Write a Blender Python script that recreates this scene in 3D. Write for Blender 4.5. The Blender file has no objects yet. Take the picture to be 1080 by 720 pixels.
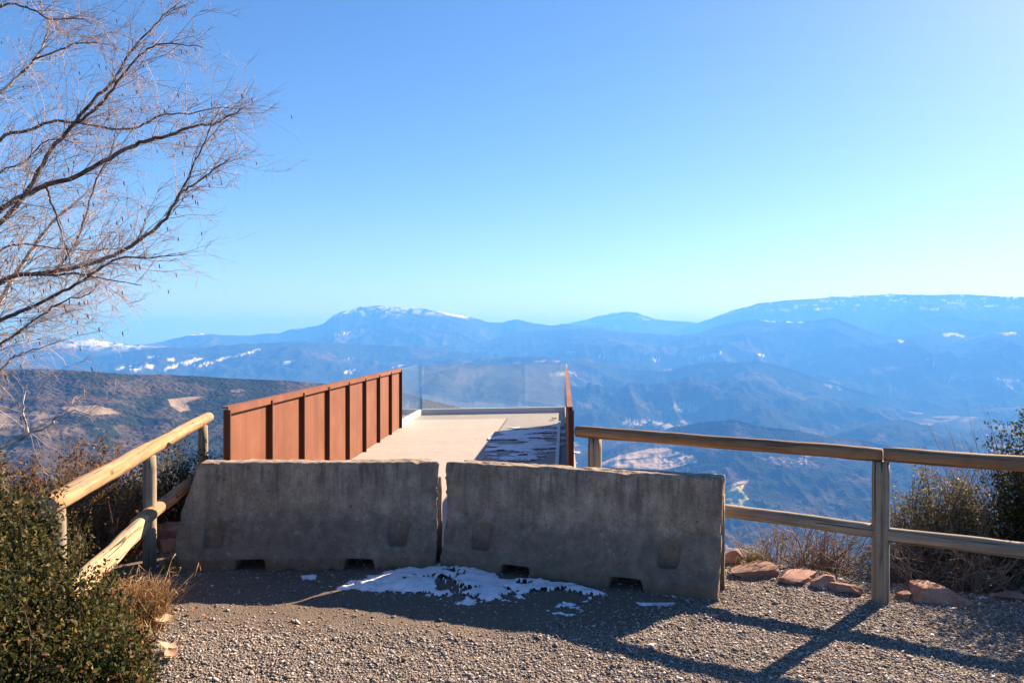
import bpy, bmesh, math, random
import numpy as np
from mathutils import Vector, Matrix

random.seed(7)
RNG = np.random.default_rng(11)
S = bpy.context.scene
COL = S.collection
EYE, FPX, HY = 1.75, 780.0, 357.0          # eye height above the gravel, focal length, horizon row


def gp(px, py, z=0.0):
    """ground point seen at a spot of the photograph"""
    d = FPX * (EYE - z) / (py - HY)
    return ((px - 540) / FPX * d, d)


def pt(px, py, d):
    return Vector(((px - 540) / FPX * d, d, EYE - (py - HY) / FPX * d))


# ------------------------------------------------------------------ noise
def _hash(ix, iy, seed):
    h = (ix.astype(np.int64) * 374761393 + iy.astype(np.int64) * 668265263 + seed * 1442695041) & 0xFFFFFFFF
    h = ((h ^ (h >> 13)) * 1274126177) & 0xFFFFFFFF
    h = (h ^ (h >> 16)) & 0xFFFFFFFF
    return h / 4294967295.0


def vnoise(x, y, seed=0):
    ix, iy = np.floor(x), np.floor(y)
    fx, fy = x - ix, y - iy
    fx = fx * fx * fx * (fx * (fx * 6 - 15) + 10)
    fy = fy * fy * fy * (fy * (fy * 6 - 15) + 10)
    a, b = _hash(ix, iy, seed), _hash(ix + 1, iy, seed)
    c, d = _hash(ix, iy + 1, seed), _hash(ix + 1, iy + 1, seed)
    return (a * (1 - fx) + b * fx) * (1 - fy) + (c * (1 - fx) + d * fx) * fy


def fbm(x, y, octv=5, seed=0, gain=.5):
    s, a, t = 0, 1.0, 0
    for k in range(octv):
        s = s + a * vnoise(x * 2 ** k + 17.3 * k, y * 2 ** k + 9.1 * k, seed + k)
        t += a
        a *= gain
    return s / t


def ridged(x, y, octv=5, seed=0, gain=.5):
    s, a, t = 0, 1.0, 0
    for k in range(octv):
        s = s + a * (1 - np.abs(2 * vnoise(x * 2 ** k + 3.7 * k, y * 2 ** k + 5.9 * k, seed + k) - 1))
        t += a
        a *= gain
    return s / t


def sstep(a, b, x):
    t = np.clip((x - a) / (b - a), 0, 1)
    return t * t * (3 - 2 * t)


def poly_sdf(px, py, poly):
    """signed distance, positive inside"""
    d = np.full(px.shape, 1e9)
    ins = np.zeros(px.shape, bool)
    n = len(poly)
    for i in range(n):
        ax, ay = poly[i]
        bx, by = poly[(i + 1) % n]
        ex, ey = bx - ax, by - ay
        t = np.clip(((px - ax) * ex + (py - ay) * ey) / (ex * ex + ey * ey + 1e-12), 0, 1)
        d = np.minimum(d, np.hypot(px - ax - t * ex, py - ay - t * ey))
        c = ((ay > py) != (by > py)) & (px < (bx - ax) * (py - ay) / (by - ay + 1e-12) + ax)
        ins ^= c
    return np.where(ins, d, -d)


# ------------------------------------------------------------------ object helpers
def link_mesh(name, me, mat, parent=None):
    o = bpy.data.objects.new(name, me)
    COL.objects.link(o)
    for m in (mat if isinstance(mat, (list, tuple)) else [mat]):
        me.materials.append(m)
    if parent is not None:
        o.parent = parent
    return o


def mesh_np(name, verts, faces, mat, parent=None, smooth=False, color=None, attrs=None, openness=None):
    """faces: (n,k) int array or a list of tuples"""
    me = bpy.data.meshes.new(name)
    verts = np.asarray(verts, dtype=np.float32)
    if isinstance(faces, np.ndarray):
        n, k = faces.shape
        me.vertices.add(len(verts))
        me.vertices.foreach_set('co', verts.ravel())
        me.loops.add(n * k)
        me.loops.foreach_set('vertex_index', faces.astype(np.int32).ravel())
        me.polygons.add(n)
        me.polygons.foreach_set('loop_start', np.arange(0, n * k, k, dtype=np.int32))
        me.polygons.foreach_set('loop_total', np.full(n, k, dtype=np.int32))
        me.update(calc_edges=True)
        me.validate()
    else:
        me.from_pydata([tuple(v) for v in verts], [], faces)
        me.update()
    if color is not None:
        a = me.color_attributes.new('tone', 'FLOAT_COLOR', 'POINT')
        c = np.ones((len(verts), 4), dtype=np.float32)
        c[:, :3] = color
        if openness is not None:
            c[:, 3] = openness
        a.data.foreach_set('color', c.ravel())
    for k_, v_ in (attrs or {}).items():
        a = me.attributes.new(k_, 'FLOAT', 'POINT')
        a.data.foreach_set('value', np.asarray(v_, dtype=np.float32))
    if smooth:
        me.polygons.foreach_set('use_smooth', np.ones(len(me.polygons), dtype=bool))
    return link_mesh(name, me, mat, parent)


def tag(o, label, cat, group=None, kind=None):
    o['label'] = label
    o['category'] = cat
    if group:
        o['group'] = group
    if kind:
        o['kind'] = kind
    return o


def structure(o, label=None):
    o['kind'] = 'structure'
    if label:
        o['label'] = label
    return o


def empty(name, loc=(0, 0, 0)):
    o = bpy.data.objects.new(name, None)
    COL.objects.link(o)
    o.location = loc
    return o


def grid_faces(nr, nc):
    i = np.arange((nr - 1) * (nc - 1))
    r, c = i // (nc - 1), i % (nc - 1)
    a = r * nc + c
    return np.stack([a, a + 1, a + nc + 1, a + nc], 1)


def box_bm(bm, cx, cy, cz, sx, sy, sz, rot=None):
    r = bmesh.ops.create_cube(bm, size=1)
    M = Matrix.Translation((cx, cy, cz)) @ (rot.to_4x4() if rot else Matrix()) @ Matrix.Diagonal((sx, sy, sz, 1))
    bmesh.ops.transform(bm, matrix=M, verts=r['verts'])
    return r['verts']


def bar_bm(bm, a, b, w, h, up=(0, 0, 1)):
    """a straight bar from a to b, w across, h along up, centred on the line"""
    a, b = Vector(a), Vector(b)
    y = (b - a).normalized()
    x = y.cross(Vector(up)).normalized()
    z = x.cross(y)
    R = Matrix((x, y, z)).transposed()
    c = (a + b) / 2
    return box_bm(bm, c.x, c.y, c.z, w, (b - a).length, h, R)


def bm_obj(name, bm, mat, parent=None, bevel=0, smooth=False, seg=2):
    if bevel:
        bmesh.ops.bevel(bm, geom=bm.edges[:], offset=bevel, segments=seg, profile=.6, affect='EDGES')
    me = bpy.data.meshes.new(name)
    bm.to_mesh(me)
    bm.free()
    if smooth:
        me.polygons.foreach_set('use_smooth', np.ones(len(me.polygons), dtype=bool))
    return link_mesh(name, me, mat, parent)


class Tubes:
    """collects bent tapering tubes into one mesh"""
    def __init__(s, sides=4):
        s.n, s.v, s.f, s.c, s.k = sides, [], [], [], 0

    def add(s, pts, radii, col=None):
        pts = np.asarray([tuple(p) for p in pts], dtype=float)
        m = len(pts)
        t = np.gradient(pts, axis=0)
        t /= np.linalg.norm(t, axis=1)[:, None] + 1e-9
        ref = np.array([0.31, 0.17, 0.93]) if abs(t[0][2]) < .9 else np.array([.9, .3, .1])
        u = np.cross(t, ref)
        u /= np.linalg.norm(u, axis=1)[:, None] + 1e-9
        w = np.cross(t, u)
        a = np.arange(s.n) * 2 * math.pi / s.n
        r = np.asarray(radii, dtype=float)[:, None, None]
        ring = pts[:, None, :] + r * (np.cos(a)[None, :, None] * u[:, None, :] + np.sin(a)[None, :, None] * w[:, None, :])
        s.v.append(ring.reshape(-1, 3))
        i = np.arange((m - 1) * s.n)
        q, c = i // s.n, i % s.n
        b = s.k + q * s.n
        s.f.append(np.stack([b + c, b + (c + 1) % s.n, b + s.n + (c + 1) % s.n, b + s.n + c], 1))
        if col is not None:
            s.c.append(np.tile(np.asarray(col, dtype=float), (m * s.n, 1)))
        s.k += m * s.n

    def build(s, name, mat, parent=None, smooth=True):
        return mesh_np(name, np.concatenate(s.v), np.concatenate(s.f), mat, parent, smooth,
                       np.concatenate(s.c) if s.c else None)


# ------------------------------------------------------------------ materials
class NT:
    def __init__(s, name):
        s.m = bpy.data.materials.new(name)
        s.m.use_nodes = True
        s.t = s.m.node_tree
        s.t.nodes.clear()
        s.out = s.n('ShaderNodeOutputMaterial')

    def n(s, typ, ins=None, **kw):
        nd = s.t.nodes.new(typ)
        for k, v in kw.items():
            setattr(nd, k, v)
        for k, v in (ins or {}).items():
            sock = nd.inputs[k]
            if isinstance(v, bpy.types.NodeSocket):
                s.t.links.new(v, sock)
            else:
                sock.default_value = v
        return nd

    def noise(s, vec, scale, detail=6, rough=.6, dist=0):
        return s.n('ShaderNodeTexNoise', {'Vector': vec, 'Scale': scale, 'Detail': detail, 'Roughness': rough, 'Distortion': dist}).outputs['Fac']

    def ramp(s, fac, stops):
        r = s.n('ShaderNodeValToRGB', {'Fac': fac})
        el = r.color_ramp.elements
        while len(el) < len(stops):
            el.new(.5)
        for e, (p, c) in zip(el, stops):
            e.position = p
            e.color = (*c, 1) if len(c) == 3 else c
        return r.outputs['Color']

    def mix(s, fac, a, b, mode='MIX'):
        nd = s.n('ShaderNodeMix', data_type='RGBA', blend_type=mode)
        for sock, v in ((nd.inputs[0], fac), (nd.inputs[6], a), (nd.inputs[7], b)):
            if isinstance(v, bpy.types.NodeSocket):
                s.t.links.new(v, sock)
            elif isinstance(v, (int, float)):
                sock.default_value = v
            else:
                sock.default_value = (*v, 1)
        return nd.outputs[2]

    def math(s, op, a, b=0.0):
        nd = s.n('ShaderNodeMath', operation=op)
        for sock, v in zip(nd.inputs, (a, b)):
            if isinstance(v, bpy.types.NodeSocket):
                s.t.links.new(v, sock)
            else:
                sock.default_value = v
        return nd.outputs[0]

    def bump(s, h, strength=.5, dist=.01, normal=None):
        ins = {'Height': h, 'Strength': strength, 'Distance': dist}
        if normal is not None:
            ins['Normal'] = normal
        return s.n('ShaderNodeBump', ins).outputs['Normal']

    def obj(s):
        return s.n('ShaderNodeTexCoord').outputs['Object']

    def scaled(s, vec, sc):
        return s.n('ShaderNodeMapping', {'Vector': vec, 'Scale': sc}).outputs['Vector']

    def pbr(s, col, rough=.8, normal=None, metal=0, spec=.5):
        ins = {'Base Color': col if isinstance(col, bpy.types.NodeSocket) else (*col, 1), 'Roughness': rough,
               'Metallic': metal, 'Specular IOR Level': spec}
        if normal is not None:
            ins['Normal'] = normal
        b = s.n('ShaderNodeBsdfPrincipled', ins)
        s.t.links.new(b.outputs[0], s.out.inputs['Surface'])
        return b

    def attr(s, name, out='Color'):
        return s.n('ShaderNodeAttribute', attribute_name=name).outputs[out]


def m_concrete():
    t = NT('stained concrete')
    v0 = t.obj()
    rnd = t.n('ShaderNodeObjectInfo').outputs['Random']
    v = t.n('ShaderNodeVectorMath', {0: v0, 1: t.n('ShaderNodeCombineXYZ', {'X': t.math('MULTIPLY', rnd, 23.0), 'Y': t.math('MULTIPLY', rnd, 7.0)}).outputs[0]}, operation='ADD').outputs[0]
    big = t.noise(v, 1.7, 5, .6)
    mid = t.noise(v, 9, 8, .7)
    fine = t.noise(v, 70, 6, .7)
    streak = t.noise(t.scaled(v, (14, 14, .9)), 1, 6, .6)
    c = t.ramp(mid, [(.25, (.19, .132, .088)), (.52, (.43, .325, .235)), (.75, (.64, .505, .385))])
    c = t.mix(t.ramp(big, [(.35, (0, 0, 0)), (.7, (.5, .5, .5))]), c, (.13, .115, .10))
    c = t.mix(t.ramp(streak, [(.45, (0, 0, 0)), (.72, (.55, .55, .55))]), c, (.10, .085, .075))
    spk = t.n('ShaderNodeTexVoronoi', {'Vector': v, 'Scale': 55.0}).outputs['Distance']
    c = t.mix(t.ramp(spk, [(.10, (.6, .6, .6)), (.2, (0, 0, 0))]), c, (.07, .06, .055))
    c = t.mix(t.ramp(fine, [(.35, (.25, .25, .25)), (.6, (0, 0, 0))]), c, (.05, .045, .04))
    # soil thrown up along the foot
    z = t.n('ShaderNodeSeparateXYZ', {'Vector': v0}).outputs['Z']
    foot = t.math('ADD', z, t.math('MULTIPLY', t.math('SUBTRACT', mid, .5), .25))
    c = t.mix(t.ramp(foot, [(.0, (.6, .6, .6)), (.17, (0, 0, 0))]), c, (.20, .145, .095))
    splash = t.math('ADD', z, t.math('MULTIPLY', t.math('SUBTRACT', t.noise(v, 5, 8, .75), .5), .5))
    c = t.mix(t.ramp(splash, [(.0, (.62, .62, .62)), (.33, (.5, .5, .5)), (.43, (0, 0, 0))]), c, (.10, .075, .058))
    run = t.noise(t.scaled(v, (26, 26, 1.3)), 1, 7, .65)
    c = t.mix(t.math('MULTIPLY', t.ramp(run, [(.48, (0, 0, 0)), (.64, (.6, .6, .6))]), t.ramp(z, [(.40, (0, 0, 0)), (.72, (1, 1, 1))])), c, (.075, .058, .048))
    pale = t.noise(t.scaled(v, (1, 1, 1.6)), 13, 8, .8, .5)
    c = t.mix(t.ramp(pale, [(.58, (0, 0, 0)), (.70, (.6, .6, .6))]), c, (.50, .42, .34))
    pit = t.noise(v, 38, 3, .5)
    c = t.mix(t.ramp(pit, [(.26, (.8, .8, .8)), (.34, (0, 0, 0))]), c, (.05, .042, .036))
    b = t.bump(t.math('ADD', t.math('MULTIPLY', fine, .6), mid), .7, .008)
    t.pbr(c, .92, b, spec=.2)
    return t.m


def m_corten(dark=1.0, name='weathering steel'):
    t = NT(name)
    v = t.obj()
    a = t.noise(v, 3, 6, .65)
    f = t.noise(v, 45, 6, .7)
    st = t.noise(t.scaled(v, (9, 9, .6)), 1, 5, .6)
    c = t.ramp(a, [(.3, (.14 * dark, .040 * dark, .017 * dark)), (.55, (.185 * dark, .062 * dark, .025 * dark)), (.75, (.225 * dark, .083 * dark, .036 * dark))])
    c = t.mix(t.ramp(t.noise(t.scaled(v, (1.1, 1.1, 1.1)), 1, 3, .5), [(.42, (0, 0, 0)), (.6, (.6, .6, .6))]), c, (.25 * dark, .095 * dark, .05 * dark))
    c = t.mix(t.ramp(st, [(.45, (0, 0, 0)), (.66, (.7, .7, .7))]), c, (.13 * dark, .037 * dark, .018 * dark))
    c = t.mix(t.ramp(f, [(.4, (.35, .35, .35)), (.6, (0, 0, 0))]), c, (.12 * dark, .034 * dark, .017 * dark))
    t.pbr(c, .75, t.bump(f, .25, .003), metal=.0, spec=.3)
    return t.m


def m_wood(lo, mid, hi, name, axis_scale=(30, 1.2, 30)):
    t = NT(name)
    v = t.obj()
    g = t.noise(t.scaled(v, axis_scale), 1, 8, .65, .6)
    k = t.noise(v, 6, 5, .6)
    c = t.ramp(g, [(.28, lo), (.5, mid), (.72, hi)])
    c = t.mix(t.ramp(k, [(.5, (0, 0, 0)), (.75, (.55, .55, .55))]), c, lo)
    cr = t.noise(t.scaled(v, tuple(70.0 if q > 5 else 1.0 for q in axis_scale)), 1, 4, .5, .3)
    crack = t.ramp(cr, [(.37, (1, 1, 1)), (.40, (0, 0, 0))])
    kv = t.n('ShaderNodeTexVoronoi', {'Vector': t.scaled(v, tuple(.35 * q if q > 5 else 4.0 * q for q in axis_scale)), 'Scale': .55}).outputs['Distance']
    c = t.mix(t.ramp(t.math('ADD', kv, t.math('MULTIPLY', k, .06)), [(.10, (.85, .85, .85)), (.17, (0, 0, 0))]), c, tuple(.4 * q for q in lo))
    big = t.noise(t.scaled(v, tuple(.12 * q if q > 5 else q for q in axis_scale)), 1.6, 4, .6)
    c = t.mix(t.ramp(big, [(.5, (0, 0, 0)), (.66, (.6, .6, .6))]), c, (.17, .14, .115))
    c = t.mix(crack, c, (.05, .035, .025))
    t.pbr(c, .8, t.bump(t.math('SUBTRACT', g, t.math('MULTIPLY', crack, .6)), .6, .004), spec=.25)
    return t.m


def m_tone(name, rough=.85, bump=None, transl=0.0, spec=.3, mul=None):
    """colour from the per-vertex tone of the thing itself"""
    t = NT(name)
    c = t.attr('tone')
    nrm = None
    if bump:
        h = t.noise(t.obj(), bump[0], 5, .65)
        nrm = t.bump(h, bump[1], bump[2])
        c = t.mix(t.ramp(h, [(.35, (0, 0, 0)), (.65, (.4, .4, .4))]), c, t.mix(.5, c, (.02, .02, .02)))
    b = t.pbr(c, rough, nrm, spec=spec)
    if transl:
        tr = t.n('ShaderNodeBsdfTranslucent', {'Color': c})
        mx = t.n('ShaderNodeMixShader', {0: transl, 1: b.outputs[0], 2: tr.outputs[0]})
        t.t.links.new(mx.outputs[0], t.out.inputs['Surface'])
    return t.m


def m_ground():
    t = NT('gravel and trodden earth')
    v = t.obj()
    vo = t.n('ShaderNodeTexVoronoi', {'Vector': v, 'Scale': 95.0})
    vo2 = t.n('ShaderNodeTexVoronoi', {'Vector': v, 'Scale': 130.0})
    n1 = t.noise(v, 3, 6, .65)
    n2 = t.noise(v, 160, 4, .7)
    rnd = t.n('ShaderNodeSeparateColor', {'Color': vo.outputs['Color']}).outputs[0]
    peb = t.ramp(rnd, [(0, (.13, .11, .095)), (.4, (.235, .205, .18)), (.75, (.33, .295, .26)), (1, (.44, .40, .36))])
    gap = t.ramp(vo.outputs['Distance'], [(.25, (0, 0, 0)), (.6, (.8, .8, .8))])
    peb = t.mix(gap, peb, (.11, .085, .068))
    earth = t.ramp(n2, [(.3, (.085, .065, .05)), (.55, (.155, .124, .099)), (.75, (.225, .185, .152))])
    d = t.attr('earth', 'Fac')
    dm = t.ramp(t.math('ADD', d, t.math('MULTIPLY', t.math('SUBTRACT', n1, .5), .8)), [(.35, (0, 0, 0)), (.65, (1, 1, 1))])
    c = t.mix(dm, peb, earth)
    c = t.mix(t.ramp(n1, [(.35, (.3, .3, .3)), (.6, (0, 0, 0))]), c, (.09, .068, .05))
    h = t.math('SUBTRACT', t.math('MULTIPLY', n2, .5), t.math('MULTIPLY', vo.outputs['Distance'], t.math('SUBTRACT', 1.3, dm)))
    h = t.math('SUBTRACT', h, t.math('MULTIPLY', vo2.outputs['Distance'], .3))
    t.pbr(c, .95, t.bump(h, .8, .010), spec=.15)
    return t.m


def m_land(scale, strength, dist, name, crown=None):
    t = NT(name)
    v = t.obj()
    c = t.attr('tone')
    n = t.noise(v, scale, 6, .7)
    n2 = t.noise(v, scale * 5, 3, .7)
    a1, a2 = (.65, .45) if crown else (.4, .25)
    wild = t.attr('tone', 'Alpha')
    c = t.mix(t.math('MULTIPLY', wild, t.ramp(n, [(.38, (a1,) * 3), (.58, (0, 0, 0))])), c, t.mix(.75, c, (.012, .014, .010)))
    c = t.mix(t.math('MULTIPLY', t.math('ADD', .3, t.math('MULTIPLY', wild, .7)), t.ramp(n2, [(.42, (a2,) * 3), (.58, (0, 0, 0))])), c, t.mix(.7, c, (.012, .014, .010)))
    h = t.math('ADD', n, t.math('MULTIPLY', n2, .5))
    if crown:                                                    # single tree crowns and bushes
        flatv = t.scaled(v, (1, 1, .3))
        vo = t.n('ShaderNodeTexVoronoi', {'Vector': flatv, 'Scale': crown})
        rnd = t.n('ShaderNodeSeparateColor', {'Color': vo.outputs['Color']}).outputs[0]
        cov = t.noise(v, crown * .12, 4, .6)
        isT = t.ramp(t.math('ADD', rnd, t.math('MULTIPLY', t.math('SUBTRACT', cov, .5), 1.6)), [(.42, (0, 0, 0)), (.5, (1, 1, 1))])
        isT = t.math('MULTIPLY', isT, wild)
        disc = t.math('MULTIPLY', isT, t.ramp(vo.outputs['Distance'], [(.35, (1, 1, 1)), (.6, (0, 0, 0))]))
        c = t.mix(t.math('MULTIPLY', disc, .72), c, (.030, .036, .020))
        h = t.math('ADD', h, t.math('MULTIPLY', t.math('MULTIPLY', isT, t.math('SUBTRACT', 1.0, vo.outputs['Distance'])), .8))
    t.pbr(c, 1.0, t.bump(h, strength, dist), spec=.0)
    return t.m


def m_deck():
    t = NT('pale deck paving')
    v = t.obj()
    br = t.n('ShaderNodeTexBrick', {'Vector': v, 'Color1': (.37, .335, .305, 1), 'Color2': (.335, .305, .275, 1), 'Mortar': (.26, .235, .21, 1),
                                    'Scale': 1.0, 'Mortar Size': .006, 'Mortar Smooth': .2, 'Brick Width': 1.25, 'Row Height': .42}, offset=.5)
    n = t.noise(v, 4, 7, .7)
    f = t.noise(v, 60, 5, .7)
    c = t.mix(t.ramp(n, [(.4, (0, 0, 0)), (.7, (.55, .55, .55))]), br.outputs['Color'], (.27, .235, .205))
    c = t.mix(t.ramp(f, [(.4, (.35, .35, .35)), (.6, (0, 0, 0))]), c, (.235, .205, .18))
    t.pbr(c, .75, t.bump(t.math('SUBTRACT', f, t.math('MULTIPLY', br.outputs['Fac'], .8)), .3, .004), spec=.35)
    return t.m


def m_glass():
    t = NT('clear glass')
    lw = t.n('ShaderNodeLayerWeight', {'Blend': .5}).outputs['Facing']
    fr = t.math('ADD', .06, t.math('MULTIPLY', t.math('POWER', lw, 5.0), .8))
    a = t.n('ShaderNodeBsdfTransparent', {'Color': (.93, .97, .965, 1)})
    b = t.n('ShaderNodeBsdfGlossy', {'Color': (1, 1, 1, 1), 'Roughness': .0})
    m = t.n('ShaderNodeMixShader', {0: fr, 1: a.outputs[0], 2: b.outputs[0]})
    dd = t.n('ShaderNodeBsdfDiffuse', {'Color': (.75, .80, .80, 1)})
    dt = t.n('ShaderNodeBsdfTranslucent', {'Color': (.75, .80, .80, 1)})
    dust = t.n('ShaderNodeMixShader', {0: .6, 1: dd.outputs[0], 2: dt.outputs[0]})
    dn = t.ramp(t.noise(t.obj(), 1.6, 6, .65), [(.35, (.02, .02, .02)), (.75, (.07, .07, .07))])
    m2 = t.n('ShaderNodeMixShader', {0: dn, 1: m.outputs[0], 2: dust.outputs[0]})
    t.t.links.new(m2.outputs[0], t.out.inputs['Surface'])
    return t.m


def m_flat(name, col, rough=.6, metal=0.0, nscale=40, var=.25, bump=.2, spec=.4):
    t = NT(name)
    n = t.noise(t.obj(), nscale, 5, .65)
    c = t.mix(t.ramp(n, [(.35, (var,) * 3), (.65, (0, 0, 0))]), col, tuple(x * .5 for x in col))
    t.pbr(c, rough, t.bump(n, bump, .004), metal=metal, spec=spec)
    return t.m


def m_snow():
    t = NT('old granular snow')
    v = t.obj()
    n = t.noise(v, 45, 6, .7)
    n2 = t.noise(v, 11, 5, .65)
    c = t.mix(t.ramp(n2, [(.45, (0, 0, 0)), (.72, (.7, .7, .7))]), (.72, .76, .82), (.40, .39, .38))
    c = t.mix(t.ramp(n, [(.3, (.4, .4, .4)), (.45, (0, 0, 0))]), c, (.5, .5, .5))
    b = t.pbr(c, .6, t.bump(t.math('ADD', n, n2), .7, .012), spec=.3)
    return t.m


def m_rock():
    t = NT('red sandstone')
    v0 = t.obj()
    rnd = t.n('ShaderNodeObjectInfo').outputs['Random']
    v = t.n('ShaderNodeVectorMath', {0: v0, 1: t.n('ShaderNodeCombineXYZ', {'X': t.math('MULTIPLY', rnd, 31.0), 'Y': t.math('MULTIPLY', rnd, 17.0)}).outputs[0]}, operation='ADD').outputs[0]
    n = t.noise(v, 7, 7, .7)
    f = t.noise(v, 60, 5, .7)
    st = t.noise(t.scaled(v, (3, 3, 30)), 1, 5, .6)
    c = t.ramp(n, [(.3, (.19, .10, .075)), (.5, (.36, .21, .165)), (.75, (.50, .36, .30))])
    c = t.mix(t.ramp(st, [(.45, (0, 0, 0)), (.7, (.5, .5, .5))]), c, (.17, .085, .065))
    c = t.mix(t.ramp(f, [(.35, (.4, .4, .4)), (.55, (0, 0, 0))]), c, (.10, .065, .055))
    c = t.mix(t.ramp(rnd, [(.4, (0, 0, 0)), (.95, (.6, .6, .6))]), c, (.14, .085, .068))
    t.pbr(c, .95, t.bump(t.math('ADD', n, t.math('MULTIPLY', f, .4)), .8, .012), spec=.15)
    return t.m


def m_bark():
    t = NT('birch bark')
    v = t.obj()
    c0 = t.attr('tone')
    n = t.noise(t.scaled(v, (3, 3, 14)), 2.5, 6, .65)
    c = t.mix(t.ramp(n, [(.48, (0, 0, 0)), (.6, (.8, .8, .8))]), c0, (.035, .026, .022))
    t.pbr(c, .85, t.bump(n, .4, .004), spec=.2)
    return t.m


M = dict(concrete=m_concrete(), corten=m_corten(), shadedrust=m_corten(.42, 'rust with painted shade'), ground=m_ground(), deck=m_deck(), glass=m_glass(), snow=m_snow(), rock=m_rock(),  # the darkened rust copy has the ribs' shade painted into its colour
         wood=m_wood((.19, .095, .042), (.36, .205, .10), (.47, .305, .17), 'peeled pine rail'),
         palewood=m_wood((.30, .19, .10), (.48, .33, .19), (.58, .43, .27), 'pale split rail'),
         brownwood=m_wood((.13, .065, .03), (.27, .145, .07), (.38, .24, .13), 'brown pine rail'),
         greywood=m_wood((.13, .098, .066), (.29, .228, .162), (.44, .365, .275), 'weathered pine rail'),
         postwood=m_wood((.12, .094, .066), (.27, .22, .16), (.40, .335, .25), 'weathered pine post', (30, 30, 1.2)),
         cut=m_flat('sawn end grain', (.50, .345, .20), .9, nscale=25),
         channel=m_flat('galvanised channel', (.52, .53, .54), .5, .0, 20, .15, .05),
         edge=m_flat('polished glass edge', (.34, .50, .50), .2, 0, 10, .1, 0),
         leaf=m_tone('leathery leaves', .6, None, .35, .2),
         dryleaf=m_tone('dry leaves', .8, None, .3, .2),
         twig=m_tone('twigs', .8, None, 0, .2), bark=m_bark(),
         stone=m_tone('gravel stones', .95, None, 0, .15),
         straw=m_tone('dry grass blades', .8, None, .35, .2),
         land=m_land(.018, .9, 9.0, 'scrub and forest', .075), farland=m_land(.004, .7, 40.0, 'mountain forest'),
         wall=m_flat('pale render', (.62, .56, .48), .9), roof=m_flat('clay tiles', (.34, .17, .11), .9))


# ------------------------------------------------------------------ camera, sun, sky
cam = bpy.data.objects.new('camera', bpy.data.cameras.new('camera'))
COL.objects.link(cam)
cam.data.lens, cam.data.sensor_width = 36 * FPX / 1080, 36
cam.data.clip_start, cam.data.clip_end = .05, 200000
cam.location = (0, 0, EYE)
cam.rotation_euler = (math.radians(90) - math.atan(3 / FPX), 0, 0)
S.camera = cam

SUN_AZ, SUN_EL = math.radians(46), math.radians(30.5)
sd = bpy.data.lights.new('sun', 'SUN')
sd.energy, sd.angle, sd.color = 5.0, math.radians(.53), (1, .91, .79)
so = bpy.data.objects.new('sun', sd)
COL.objects.link(so)
to_sun = Vector((math.sin(SUN_AZ) * math.cos(SUN_EL), math.cos(SUN_AZ) * math.cos(SUN_EL), math.sin(SUN_EL)))
so.rotation_euler = to_sun.to_track_quat('Z', 'Y').to_euler()
so.location = (20, 20, 30)

w = bpy.data.worlds.new('World')
S.world = w
w.use_nodes = True
wt = w.node_tree
wt.nodes.clear()
sky = wt.nodes.new('ShaderNodeTexSky')
sky.sky_type = 'NISHITA'
sky.sun_disc = False
sky.sun_elevation, sky.sun_rotation = SUN_EL, SUN_AZ
sky.altitude, sky.air_density, sky.dust_density, sky.ozone_density = 1400, 1.0, .55, 4.2
hs = wt.nodes.new('ShaderNodeHueSaturation')
hs.inputs['Hue'].default_value = .503
hs.inputs['Saturation'].default_value = 1.20
bg = wt.nodes.new('ShaderNodeBackground')
bg.inputs['Strength'].default_value = .057
wo = wt.nodes.new('ShaderNodeOutputWorld')
wt.links.new(sky.outputs[0], hs.inputs['Color'])
wt.links.new(hs.outputs[0], bg.inputs['Color'])
wt.links.new(bg.outputs[0], wo.inputs['Surface'])

S.view_settings.view_transform = 'Standard'
S.view_settings.look = 'None'
S.view_settings.exposure = 1.76
S.view_settings.use_white_balance = True
S.view_settings.white_balance_temperature = 7600
S.view_settings.white_balance_tint = 20
S.view_settings.gamma = 1
cy = S.cycles
cy.use_denoising = True
try:
    cy.denoiser = 'OPENIMAGEDENOISE'
    cy.denoising_input_passes = 'RGB_ALBEDO_NORMAL'
except Exception:
    pass
cy.max_bounces, cy.diffuse_bounces, cy.glossy_bounces = 8, 3, 3
cy.transparent_max_bounces, cy.transmission_bounces, cy.volume_bounces = 16, 6, 1
cy.sample_clamp_indirect = 6


# ------------------------------------------------------------------ far land
def az_of(px):
    return np.arctan((np.asarray(px, float) - 540) / FPX)


FOREST, SCRUB, BROWN, FIELD, SNOW, PALE = map(np.array, ((.030, .040, .020), (.082, .076, .048), (.108, .084, .058), (.30, .235, .155), (.86, .88, .90), (.36, .30, .23)))


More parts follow.
